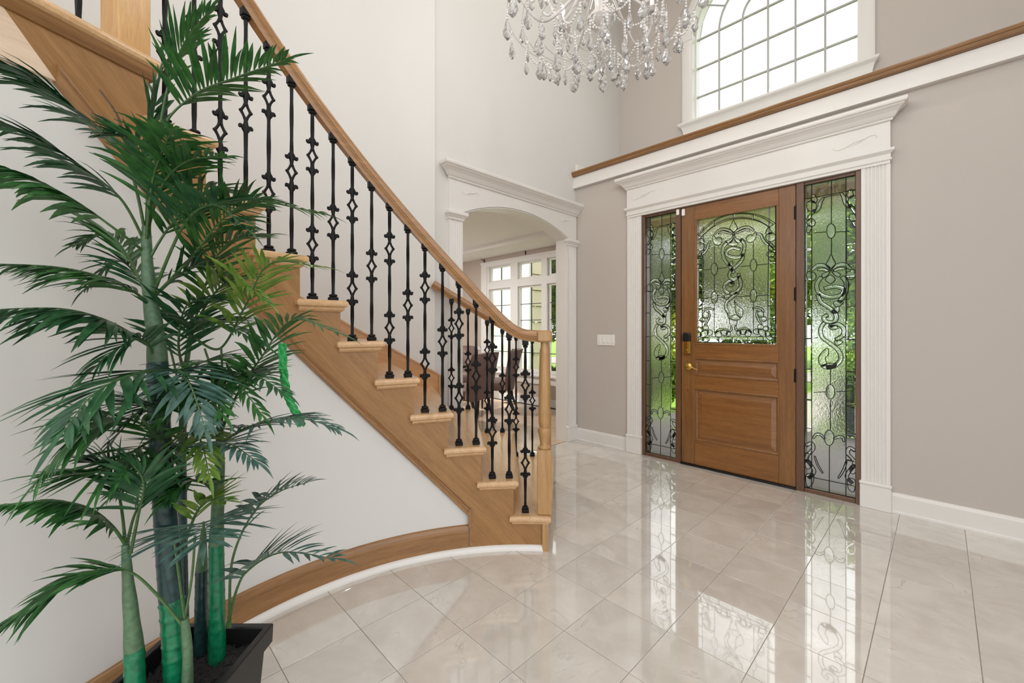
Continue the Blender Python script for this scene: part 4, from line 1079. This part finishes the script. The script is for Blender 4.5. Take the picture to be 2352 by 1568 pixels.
def trunk(ctrl, r0, r1, mat, name='trunk', ring=.036, amp=.17):
    q = crom([at(*c) for c in ctrl], 10); L = [0]
    for a, b in zip(q, q[1:]): L.append(L[-1] + (b-a).length)
    pts = []; rad = []; tot = L[-1]; m_ = max(8, int(tot/.006)); j = 0
    for i in range(m_+1):
        s = tot*i/m_
        while j < len(L)-2 and L[j+1] < s: j += 1
        f = (s-L[j])/max(1e-6, L[j+1]-L[j]); pts.append(q[j].lerp(q[j+1], f))
        ph = (s/ring) % 1.0 if ring else 0
        rad.append((r0+(r1-r0)*i/m_)*(1 + (amp*(ph**9) if ring else .03*math.sin(s*60))))
    MB().tube(pts, rad, 12).build(name, mat, palm, 60)
trunk([(407, 1590, 1.16), (402, 1480, 1.16), (394, 1372, 1.16)], .030, .028, EM)
trunk([(394, 1374, 1.16), (383, 1220, 1.16), (370, 1040, 1.165), (364, 920, 1.17), (362, 830, 1.17)], .0285, .024, TE)
trunk([(362, 836, 1.17), (358, 770, 1.17), (346, 690, 1.17), (338, 600, 1.17), (336, 520, 1.17)], .0235, .010, OL, 'sheath', None)
trunk([(499, 1520, 1.27), (498, 1400, 1.27), (497, 1250, 1.27)], .0235, .020, EM)
trunk([(497, 1254, 1.27), (500, 1170, 1.27), (505, 1060, 1.27), (505, 960, 1.27)], .020, .009, OL, 'sheath', None)
trunk([(311, 1600, 1.09), (308, 1490, 1.09)], .0225, .021, EM)
trunk([(308, 1494, 1.09), (302, 1420, 1.09), (294, 1335, 1.09), (288, 1250, 1.09)], .0205, .008, OL, 'sheath', None)
trunk([(461, 1500, 1.29), (462, 1400, 1.29), (463, 1305, 1.29)], .018, .016, TE)
trunk([(463, 1308, 1.29), (466, 1250, 1.27), (467, 1215, 1.24)], .016, .006, OL, 'sheath', None)
trunk([(424, 1500, 1.31), (420, 1300, 1.31), (418, 1080, 1.31)], .014, .012, TE)
trunk([(418, 1084, 1.31), (420, 960, 1.31), (425, 860, 1.30), (440, 760, 1.28)], .0115, .006, OL, 'sheath', None)
trunk([(430, 1590, 1.13), (431, 1500, 1.13), (424, 1420, 1.13)], .014, .010, OL, 'sheath', None)
PM = [foliage('palm_leaf_green', (28, 72, 34), (66, 118, 58), .38, 5), foliage('palm_leaf_deep', (24, 62, 38), (54, 100, 60), .36, 5), foliage('palm_leaf_blue', (40, 74, 64), (92, 124, 112), .42, 6), foliage('palm_leaf_yellow', (78, 118, 40), (130, 160, 70), .4, 5)]
leaf_count = [0]
def leaflet_pts(b, d, up, L, wd, droop, gv):
    # five cross sections of a folded lance-shaped leaflet that bends with gravity
    vs_ = []; p = b.copy(); dd = d.normalized(); prof = (.30, .82, 1.0, .86, .50, .06); k_ = len(prof)
    for i, wf in enumerate(prof):
        side_ = dd.cross(up); side_ = side_.normalized() if side_.length > 1e-4 else dd.orthogonal().normalized()
        nn = side_.cross(dd).normalized(); hw = wd*.5*wf
        vs_ += [p - side_*hw + nn*hw*.35, p - nn*hw*.05, p + side_*hw + nn*hw*.35]
        p = p + dd*(L/(k_-1)); dd = (dd + Vector((0, 0, -1))*droop*(.35+.65*i/(k_-1)) + gv*.03).normalized()
    fs_ = []
    for i in range(k_-1):
        o = i*3; fs_ += [(o, o+1, o+4, o+3), (o+1, o+2, o+5, o+4)]
    return vs_, fs_
def frond(ctrl, L=.13, n=18, mi=0, sep=False, ang=48, lift=.10, droop=.12, wd=.017, start=.28, roll=0.0, r0=.0045, tip=.35):
    g = random.Random(hash((ctrl[0][0], ctrl[-1][0], ctrl[-1][1])) & 0xffff)
    n = int(n*1.45); L *= 1.2; wd *= .8
    q = crom([at(*c) for c in ctrl], 14); m_ = len(q)
    o = MB().tube(q, [r0*(1-.8*i/(m_-1)) for i in range(m_)], 6).build('frond', STM, palm, True)
    acc = MB()
    for i in range(n):
        t = start + (1-start)*(i+.5)/n; x = t*(m_-1); k = min(int(x), m_-2); b = q[k].lerp(q[k+1], x-k)
        T_ = (q[k+1]-q[k]).normalized(); U = ZUP - T_*T_.z
        if U.length < .15: U = T_.orthogonal()
        U = Matrix.Rotation(roll, 3, T_) @ U.normalized(); S_ = T_.cross(U).normalized()
        s = (t-start)/(1-start); prof = (.62 + .38*math.sin(math.pi*min(1, s*1.25+.12))) * (1-(1-tip)*s**3)
        for sd in (-1, 1):
            a = R(ang*(1-.45*s) + g.uniform(-9, 9)); l_ = lift + g.uniform(-.15, .15)
            d = S_*sd*math.sin(a) + T_*math.cos(a) + U*l_
            vv, ff = leaflet_pts(b + S_*sd*r0*.4, d, U, L*prof*g.uniform(.82, 1.12), wd*g.uniform(.8, 1.15)*(.7+.3*prof), droop*g.uniform(.5, 1.5), Vector((g.gauss(0, 1), g.gauss(0, 1), 0)))
            if sep and leaf_count[0] < 300:
                MB().add(vv, ff).build('leaflet', PM[mi], o, 60); leaf_count[0] += 1
            else: acc.add(vv, ff)
    vv, ff = leaflet_pts(q[-1], (q[-1]-q[-3]), ZUP, L*.5, wd*.7, droop, Vector()); acc.add(vv, ff)
    acc.build('leaflets', PM[mi], o, 60, kind='stuff')
# upper crown
frond([(340, 560, 1.17), (365, 320, 1.16), (440, 222, 1.15), (540, 178, 1.14), (655, 138, 1.14)], .135, 19, 0, True, ang=62, lift=.35, droop=.10, wd=.018, start=.42)
frond([(338, 560, 1.17), (362, 330, 1.18), (388, 190, 1.18), (425, 95, 1.18), (480, 25, 1.18)], .105, 13, 0, ang=34, lift=.1, droop=.05, start=.5)
frond([(336, 560, 1.17), (340, 400, 1.18), (352, 260, 1.20), (372, 160, 1.22)], .10, 11, 1, ang=30, droop=.06, start=.35)
frond([(335, 540, 1.17), (290, 365, 1.13), (190, 268, 1.08), (90, 190, 1.02), (-30, 130, .96)], .125, 22, 1, True, ang=40, lift=-.15, droop=.22, start=.30)
frond([(334, 560, 1.17), (280, 460, 1.12), (190, 385, 1.07), (90, 318, 1.02), (-40, 262, .96)], .13, 22, 1, True, ang=42, lift=-.2, droop=.2, start=.25)
frond([(334, 580, 1.17), (270, 530, 1.10), (170, 460, 1.04), (60, 402, .98), (-40, 372, .93)], .11, 18, 0, True, ang=55, lift=-.3, droop=.25, wd=.024, start=.35)
frond([(336, 540, 1.17), (370, 430, 1.12), (430, 370, 1.07), (520, 360, 1.03)], .12, 14, 0, ang=52, lift=.2, droop=.14, start=.2)
frond([(336, 560, 1.17), (340, 430, 1.12), (310, 330, 1.07), (250, 310, 1.02)], .10, 12, 1, ang=48, droop=.2, start=.3)
frond([(336, 560, 1.17), (350, 420, 1.10), (380, 330, 1.02), (400, 300, .96)], .12, 12, 0, ang=60, lift=.2, droop=.2, start=.3)
MB().tube(crom([at(290, 365, 1.15), at(285, 320, 1.15), at(268, 262, 1.15), at(228, 205, 1.15)], 6), [.0035]*12+[.0025]*6+[.001], 5).build('dry_shoot', bark, palm)
# middle right
frond([(345, 690, 1.17), (440, 590, 1.17), (510, 505, 1.17), (590, 462, 1.17), (735, 490, 1.18)], .14, 20, 0, True, ang=58, lift=.1, droop=.16, start=.25)
frond([(440, 770, 1.28), (505, 800, 1.26), (565, 700, 1.24), (620, 606, 1.22), (735, 612, 1.20)], .13, 17, 3, True, ang=58, lift=.05, droop=.14, start=.35)
frond([(505, 1000, 1.27), (546, 904, 1.25), (600, 821, 1.23), (671, 735, 1.21), (778, 765, 1.20)], .135, 19, 0, True, ang=60, lift=.1, droop=.15, start=.2)
frond([(440, 770, 1.28), (480, 690, 1.26), (540, 640, 1.24), (610, 690, 1.22)], .12, 15, 3, ang=55, droop=.18, start=.2)
frond([(346, 690, 1.17), (400, 640, 1.20), (460, 610, 1.22), (520, 650, 1.24)], .12, 14, 1, ang=52, droop=.15, start=.2)
frond([(425, 860, 1.30), (440, 760, 1.26), (500, 740, 1.22), (600, 790, 1.18)], .13, 16, 1, ang=55, droop=.16, start=.25)
frond([(346, 690, 1.17), (420, 520, 1.10), (490, 470, 1.05), (560, 520, 1.02)], .14, 15, 1, ang=58, lift=.3, droop=.14, start=.3)
frond([(430, 860, 1.30), (470, 830, 1.22), (530, 860, 1.16), (600, 950, 1.12)], .12, 14, 0, ang=52, droop=.16, start=.15)
# middle left
frond([(345, 700, 1.17), (300, 665, 1.12), (220, 632, 1.05), (120, 612, .99), (-40, 605, .92)], .125, 22, 0, True, ang=42, lift=-.25, droop=.2, start=.18)
frond([(352, 800, 1.17), (300, 765, 1.12), (229, 730, 1.05), (130, 708, .98), (-40, 712, .92)], .15, 18, 1, True, ang=52, lift=-.35, droop=.25, wd=.024, start=.25)
frond([(346, 700, 1.17), (320, 640, 1.20), (270, 600, 1.20), (200, 660, 1.18)], .11, 13, 1, ang=48, droop=.2, start=.2)
frond([(345, 700, 1.17), (300, 600, 1.18), (250, 540, 1.18), (180, 560, 1.16)], .11, 13, 0, ang=48, droop=.2, start=.3)
# front fronds leaning towards the viewer
frond([(425, 860, 1.25), (385, 850, 1.10), (300, 862, 1.00), (215, 905, .92), (150, 985, .86)], .185, 15, 1, True, ang=58, lift=-.1, droop=.12, wd=.022, start=.2)
frond([(418, 1080, 1.2), (360, 1000, 1.10), (280, 960, 1.02), (180, 1000, .95), (90, 1100, .90)], .16, 15, 0, ang=55, lift=-.1, droop=.14, wd=.022, start=.2)
frond([(364, 860, 1.17), (410, 850, 1.08), (440, 890, 1.02), (470, 980, .98)], .13, 13, 2, ang=52, droop=.16, start=.2)
frond([(420, 1000, 1.25), (440, 930, 1.15), (470, 905, 1.08), (510, 950, 1.02)], .12, 12, 0, ang=52, droop=.16, start=.2)
frond([(364, 1000, 1.16), (300, 1040, 1.06), (230, 1080, 1.0), (120, 1090, .95)], .15, 14, 0, ang=50, droop=.15, start=.2)
frond([(420, 1080, 1.28), (430, 1000, 1.22), (460, 1010, 1.15), (480, 1090, 1.1)], .11, 12, 3, ang=52, droop=.16, start=.2)
frond([(425, 900, 1.3), (400, 940, 1.2), (340, 930, 1.1), (260, 1010, 1.05)], .14, 13, 1, ang=52, droop=.14, start=.2)
frond([(362, 840, 1.17), (330, 780, 1.12), (270, 800, 1.06), (190, 870, 1.0)], .13, 13, 1, ang=50, droop=.16, start=.2)
frond([(425, 860, 1.30), (410, 790, 1.25), (430, 700, 1.2), (500, 690, 1.15)], .13, 13, 1, ang=52, droop=.16, start=.2)
frond([(440, 770, 1.28), (470, 660, 1.27), (520, 560, 1.26), (610, 540, 1.25)], .13, 14, 0, ang=52, droop=.16, start=.3)
frond([(418, 1084, 1.31), (380, 980, 1.28), (320, 930, 1.24), (230, 960, 1.18)], .13, 14, 1, ang=50, droop=.16, start=.2)
frond([(418, 1084, 1.31), (400, 1020, 1.22), (350, 1060, 1.12), (270, 1130, 1.05)], .13, 13, 0, ang=50, droop=.14, start=.2)
frond([(505, 970, 1.27), (480, 900, 1.2), (430, 900, 1.12), (370, 960, 1.06)], .13, 13, 0, ang=52, droop=.16, start=.2)
frond([(340, 600, 1.17), (390, 520, 1.18), (470, 440, 1.18), (560, 450, 1.17)], .12, 14, 0, ang=54, droop=.15, start=.25)
frond([(505, 970, 1.27), (530, 880, 1.22), (580, 860, 1.18), (650, 900, 1.14)], .12, 14, 1, ang=54, droop=.16, start=.2)
# lower right
frond([(505, 1020, 1.27), (560, 985, 1.22), (630, 965, 1.18), (700, 962, 1.15), (775, 985, 1.13)], .12, 17, 2, ang=50, lift=.05, droop=.2, start=.1)
frond([(504, 1060, 1.27), (490, 1030, 1.18), (530, 1020, 1.10), (590, 1060, 1.05)], .12, 13, 2, ang=52, droop=.2, start=.15)
frond([(528, 1440, 1.27), (533, 1290, 1.26), (580, 1180, 1.25), (640, 1130, 1.24), (705, 1108, 1.23)], .105, 13, 2, ang=60, lift=.25, droop=.12, wd=.017, start=.38)
frond([(522, 1440, 1.27), (545, 1350, 1.24), (575, 1305, 1.22), (650, 1268, 1.19), (765, 1282, 1.16)], .135, 14, 2, True, ang=55, lift=.2, droop=.12, wd=.018, start=.35)
frond([(467, 1235, 1.25), (468, 1200, 1.16), (466, 1215, 1.05), (466, 1245, .98)], .165, 11, 2, ang=74, lift=.05, droop=.12, wd=.022, start=.15, tip=.7)
frond([(497, 1140, 1.27), (470, 1110, 1.2), (430, 1105, 1.15), (380, 1150, 1.1)], .11, 12, 0, ang=50, droop=.18, start=.2)
frond([(420, 1260, 1.2), (450, 1180, 1.16), (480, 1150, 1.13), (520, 1150, 1.10)], .11, 10, 3, ang=40, droop=.06, start=.25)
# lower left
frond([(288, 1250, 1.09), (255, 1205, 1.06), (200, 1165, 1.02), (110, 1150, .97), (-40, 1165, .90)], .10, 18, 0, ang=52, lift=-.3, droop=.28, wd=.022, start=.2)
frond([(430, 1450, 1.13), (360, 1365, 1.10), (290, 1310, 1.07), (190, 1318, 1.02), (80, 1385, .96), (-40, 1470, .90)], .105, 20, 0, ang=36, lift=-.05, droop=.14, start=.4)
frond([(288, 1250, 1.09), (276, 1150, 1.09), (250, 1080, 1.08), (200, 1060, 1.05)], .12, 13, 1, ang=48, droop=.18, start=.35)
frond([(290, 1260, 1.09), (310, 1180, 1.12), (350, 1120, 1.14), (400, 1120, 1.15)], .11, 12, 0, ang=46, droop=.14, start=.35)
frond([(300, 1270, 1.09), (316, 1190, 1.05), (330, 1110, 1.0), (300, 1060, .97)], .12, 12, 1, ang=48, droop=.16, start=.4)
for a in ([(424, 1420, 1.13), (440, 1330, 1.14), (448, 1230, 1.15)], [(424, 1420, 1.13), (412, 1330, 1.12), (400, 1240, 1.10)], [(420, 960, 1.3), (405, 860, 1.29), (385, 780, 1.27)], [(505, 1000, 1.27), (500, 900, 1.27), (470, 800, 1.27)], [(507, 1010, 1.27), (512, 900, 1.26), (508, 800, 1.25)]):
    MB().tube(crom([at(*c) for c in a], 8), .0032, 6).build('stem', STM, palm, True)
# braided green tie hanging on the right side
BR = foliage('bright_green_raffia', (20, 120, 50), (60, 170, 96), .4, 20, 0)
core = crom([at(648, 790, 1.24), at(653, 870, 1.24), at(666, 920, 1.24), at(684, 955, 1.23), at(692, 975, 1.23)], 10)
mb = MB()
for k in range(3):
    q = []
    for i, p in enumerate(core):
        a = i*.55 + k*2.094; q.append(p + RGT*math.cos(a)*.0065 + FWD*math.sin(a)*.0065)
    mb.tube(q, .0062, 6)
mb.build('braided_tie', BR, palm, True)

# ================================================================== CHANDELIER
CH = Vector((-1.27, 1.906, 0)); CB = 2.68
ch = empty('chandelier', (CH.x, CH.y, CB), 'crystal chandelier with glass arms, bead strands and faceted drops', 'chandelier')
def drop_mesh(h, w_, n=6):
    mb = MB(); prof = [(.10*w_, 0), (.16*w_, -.06*h), (.30*w_, -.28*h), (.50*w_, -.62*h), (.46*w_, -.74*h), (.22*w_, -.92*h), (.03*w_, -h)]
    rings = [[(r*math.cos(2*math.pi*(k+.5*(i % 2))/n), r*.62*math.sin(2*math.pi*(k+.5*(i % 2))/n), z) for k in range(n)] for i, (r, z) in enumerate(prof)]
    return mb.loft(rings, True, True)
dm_big = None; drops = {}
def drop(p, h, w_, rz):
    key = (round(h, 3), round(w_, 3))
    if key not in drops:
        o = drop_mesh(h, w_).build('crystal_drop', M['crystal'], ch); drops[key] = o.data
    else: o = link('crystal_drop', drops[key], ch)
    o.location = p; o.rotation_euler = (0, 0, rz); return o
bead_me = {}
def strand(pts, name='bead_strand', r=.0062):
    mb = MB(); q = [Vector(p) for p in pts]; L = 0; nxt = 0
    for a, b in zip(q, q[1:]):
        s = (b-a).length; d = nxt - L
        while d < s:
            mb.ball(a.lerp(b, d/s), r, 6, 4); d += r*2.5
        nxt = L + d; L += s
    if mb.v: mb.build(name, M['pearl'], ch, True)
g = random.Random(3)
# hub, stem and chain
MB().lathe([(.004, 2.86), (.03, 2.87), (.055, 2.89), (.07, 2.92), (.055, 2.95), (.03, 2.98), (.03, 3.05), (.05, 3.10), (.06, 3.16), (.04, 3.22), (.025, 3.26), (.025, 3.45), (.05, 3.50), (.03, 3.56), (.012, 3.60)], (CH.x, CH.y, 0), 16).build('hub', M['rose_glass'], ch, True)
MB().tube([(CH.x, CH.y, 3.58), (CH.x, CH.y, CEIL-.03)], .006, 6).build('chain', M['chrome'], ch)
MB().lathe([(.07, CEIL-.04), (.075, CEIL-.02), (.075, CEIL)], (CH.x, CH.y, 0), 16).build('canopy', M['chrome'], ch, True)
bulb = bpy.data.materials.new('candle_bulb'); bulb.use_nodes = True; bn = bulb.node_tree; bb = bn.nodes['Principled BSDF']
bb.inputs['Base Color'].default_value = (1, .95, .88, 1); bb.inputs['Emission Color'].default_value = (1, .86, .68, 1); bb.inputs['Emission Strength'].default_value = 0.4
NA = 10
for k in range(NA):
    a = 2*math.pi*(k+.3)/NA; e = Vector((math.cos(a), math.sin(a), 0)); tier = k % 2
    rr = .46 if tier == 0 else .33; zz = 3.16 if tier == 0 else 3.26; dip = .25
    pts = crom([CH + e*.03 + ZUP*(zz+.02), CH + e*rr*.35 + ZUP*(zz-dip*.55), CH + e*rr*.68 + ZUP*(zz-dip), CH + e*rr*.95 + ZUP*(zz-dip*.45), CH + e*rr + ZUP*zz], 7)
    arm = MB().tube(pts, .0085, 8).build('arm', M['rose_glass'], ch, True)
    c = CH + e*rr
    MB().lathe([(.006, zz), (.040, zz+.006), (.055, zz+.018), (.052, zz+.022), (.018, zz+.016), (.016, zz+.03)], (c.x, c.y, 0), 14).build('bobeche', M['rose_glass'], ch, True)
    MB().lathe([(.012, zz+.028), (.012, zz+.10), (.010, zz+.102)], (c.x, c.y, 0), 10).build('candle', M['white_plastic'], ch, True)
    MB().lathe([(.006, zz+.10), (.014, zz+.12), (.016, zz+.135), (.010, zz+.16), (.002, zz+.18)], (c.x, c.y, 0), 10).build('bulb', bulb, ch, True)
    if tier == 0:
        pl_ = bpy.data.lights.new('lamp', 'POINT'); pl_.energy = 5.0; pl_.color = (1, .95, .9); pl_.shadow_soft_size = .03
        po = bpy.data.objects.new('lamp', pl_); COL.objects.link(po); po.location = (c.x, c.y, zz+.24); adopt(po, ch)
    # drops around each cup
    for j in range(6):
        b_ = a + j*math.pi/3; p = c + Vector((math.cos(b_), math.sin(b_), 0))*.052; l_ = g.choice((.03, .045, .06))
        strand([p + ZUP*(zz+.014), p + ZUP*(zz+.014-l_)]); drop(p + ZUP*(zz+.014-l_), *g.choice(((.07, .042), (.06, .034), (.075, .036))), g.random()*3)
    # swag to the next arm
    a2 = 2*math.pi*(k+1.3)/NA; r2 = .33 if tier == 0 else .46; z2 = 3.26 if tier == 0 else 3.16
    c2 = CH + Vector((math.cos(a2), math.sin(a2), 0))*r2
    sw_ = [c.lerp(c2, t) + ZUP*(zz + (z2-zz)*t - .10*math.sin(math.pi*t)) for t in [i/12 for i in range(13)]]
    strand(sw_); drop(sw_[6] - ZUP*.004, .07, .042, g.random()*3)
# lower basket: rings of hanging strands and drops
for rr, z0, n_, l_ in ((.50, 2.975, 18, .06), (.42, 2.93, 18, .08), (.33, 2.895, 15, .09), (.235, 2.865, 12, .095), (.14, 2.845, 8, .09), (.05, 2.83, 4, .075)):
    mb = MB(); mb.tube([CH + Vector((math.cos(2*math.pi*i/32)*rr, math.sin(2*math.pi*i/32)*rr, z0)) for i in range(33)], .0011, 5, caps=False); mb.build('ring', M['chrome'], ch, True)
    prev = None
    for i in range(n_):
        a = 2*math.pi*(i + .35*g.random())/n_; p = CH + Vector((math.cos(a)*rr, math.sin(a)*rr, z0)); l = l_*g.uniform(.55, 1.25)
        strand([p, p - ZUP*l]); drop(p - ZUP*l, *g.choice(((.098, .064), (.086, .056), (.104, .058), (.080, .040))), g.random()*3)
        if prev is not None and i % 2: strand([prev.lerp(p, t) - ZUP*(.06*math.sin(math.pi*t)) for t in (0, .17, .33, .5, .67, .83, 1)])
        prev = p

# ================================================================== DINING FURNITURE
def chair(x, y, rz, label, seat=.50, grp='dining chairs'):
    o = empty('dining_chair', (x, y, 0), label, 'chair', grp); o.rotation_euler = (0, 0, rz)
    def part(mb, name, mat, sm=40):
        q = mb.build(name, mat, None, sm); q.parent = o; return q
    # seat cushion (front towards +y)
    rings = []
    for e, z in ((.03, .36), (.005, .38), (0, .42), (0, .47), (.012, .495), (.05, .508)):
        w_, d0, d1 = .27-e, -.24+e, .28-e
        rings.append([(-w_, d0, z), (-w_*.4, d0-.005, z), (w_*.4, d0-.005, z), (w_, d0, z), (w_+.015, 0, z), (w_, d1-.03, z), (w_*.8, d1, z), (-w_*.8, d1, z), (-w_, d1-.03, z), (-w_-.015, 0, z)])
    part(MB().loft(rings), 'seat', M['velvet'], 60)
    # tall curved back with rolled wings
    mb = MB(); rings = []; n_ = 14
    for zi in range(9):
        f = zi/8; z = .36 + .62*f; lean = -.24 - .10*f - .05*f*f; wid = .27 + .035*math.sin(math.pi*min(1, f*1.1))
        if f > .9: wid -= .02
        ring = []
        for i in range(n_+1):
            s = -1+2*i/n_; wing = .10*(abs(s)**4)*(.35+.65*f); ring.append((wid*s, lean + wing + .045, z + (.0 if f < 1 else -.02*s*s)))
        for i in range(n_, -1, -1):
            s = -1+2*i/n_; wing = .10*(abs(s)**4)*(.35+.65*f); ring.append((wid*1.04*s, lean + wing - .045, z + (.0 if f < 1 else -.02*s*s)))
        rings.append(ring)
    bk = part(mb.loft(rings), 'backrest', M['velvet'], 60)
    for r_ in range(3):
        for c_ in range(3 - r_ % 2):
            f = .45 + .17*r_; z = .36+.62*f; x_ = (c_ - (2 - r_ % 2)/2)*.15
            q = MB().ball((x_, -.24-.10*f-.05*f*f+.047, z), .012, 8, 4).build('button', M['velvet'], None, True); q.parent = bk
    pts = []
    for s_ in (-1, 1):
        pts = [(s_*.285*(.97 if f > .95 else 1), -.24-.10*f-.05*f*f+.10*(.35+.65*f)+.045, .38+.59*f) for f in [i/8 for i in range(9)]]
        q = MB().tube(pts, .006, 6).build('piping', M['nail'], None, True); q.parent = bk
    for sx in (-1, 1):
        part(MB().tube([(sx*.23, .23, .37), (sx*.235, .235, .2), (sx*.235, .24, 0)], [.024, .020, .014], 8), 'leg', M['darkwood'])
        part(MB().tube([(sx*.22, -.22, .37), (sx*.22, -.25, .2), (sx*.225, -.33, 0)], [.024, .020, .015], 8), 'leg', M['darkwood'])
    return o
def chz(u, v): r = ray(u, v); return Vector((0, 0, CAMZ)) + r*(-CAMZ/r.z)
TBX, TBY = -5.38, 3.55
tb = empty('dining_table', (TBX, TBY, 0), 'dark round dining table beyond the archway', 'table')
MB().lathe([(.02, .70), (.55, .705), (.60, .715), (.605, .735), (.60, .752), (.02, .755)], (TBX, TBY, 0), 32).build('top', M['darkwood'], tb, 50)
MB().lathe([(.30, 0), (.31, .03), (.16, .08), (.08, .14), (.07, .30), (.11, .42), (.07, .55), (.09, .66), (.16, .705)], (TBX, TBY, 0), 20).build('pedestal', M['darkwood'], tb, 50)
chair(-4.46, 3.50, R(112), 'brown tufted velvet chair with its back to the archway, nearest the stairs')
chair(-4.84, 4.38, R(132), 'brown tufted velvet chair at the right of the dining table, turned side-on by the window')
chair(-5.95, 4.42, R(200), 'brown tufted velvet chair behind the dining table, half hidden by the fluted pilaster')
vent = empty('floor_register', (-5.2, 5.06, 0), 'tan slotted floor register under the dining window', 'vent')
MB().bbox(-5.36, -5.06, 5.01, 5.12, 0, .008, .002).build('frame', M['brass'], vent)
for i in range(9): MB().box(-5.335+.031*i, -5.318+.031*i, 5.025, 5.105, .0079, .0092).build('slot', M['blackp'], vent)

# ================================================================== ADDED CEILING LIGHTS, OUT OF VIEW, TO BRIGHTEN FOYER AND DINING ROOM
glow = bpy.data.materials.new('added_light_glow'); glow.use_nodes = True; gb = glow.node_tree.nodes['Principled BSDF']
gb.inputs['Emission Color'].default_value = (1, .93, .84, 1); gb.inputs['Emission Strength'].default_value = 6
LAMPS = [(-2.2, 1.0, CEIL, 'left'), (-2.2, 3.0, CEIL, 'arch'), (-.1, 1.0, CEIL, 'camera'), (-.1, 3.0, CEIL, 'right'), (-1.2, -1.2, CEIL, 'rear'), (-5.3, 3.5, 2.72, 'dining')]
ADDED_LAMP_W = 9.0
for x, y, z, nm in LAMPS:
    o = empty('added_ceiling_light', (x, y, z-.005), 'added round ceiling light, out of view, above the ' + {'left': 'stair foot', 'arch': 'archway', 'camera': 'middle of the foyer', 'right': 'wall right of the door', 'rear': 'rear of the foyer', 'dining': 'dining table'}[nm], 'ceiling light', 'added ceiling lights')
    MB().lathe([(.075, z-.001), (.100, z-.004), (.100, z-.012), (.080, z-.014), (.074, z-.008)], (x, y, 0), 24).build('trim_ring', M['white_plastic'], o, 40)
    MB().lathe([(.001, z-.004), (.074, z-.005), (.074, z-.003)], (x, y, 0), 24).build('diffuser', glow, o)
    ld = bpy.data.lights.new('lamp', 'AREA'); ld.shape = 'DISK'; ld.size = .15; ld.energy = ADDED_LAMP_W * (1 if nm != 'dining' else 5.0); ld.color = (1, .975, .945)
    lo = bpy.data.objects.new('lamp', ld); COL.objects.link(lo); lo.location = (x, y, z-.03); adopt(lo, o)
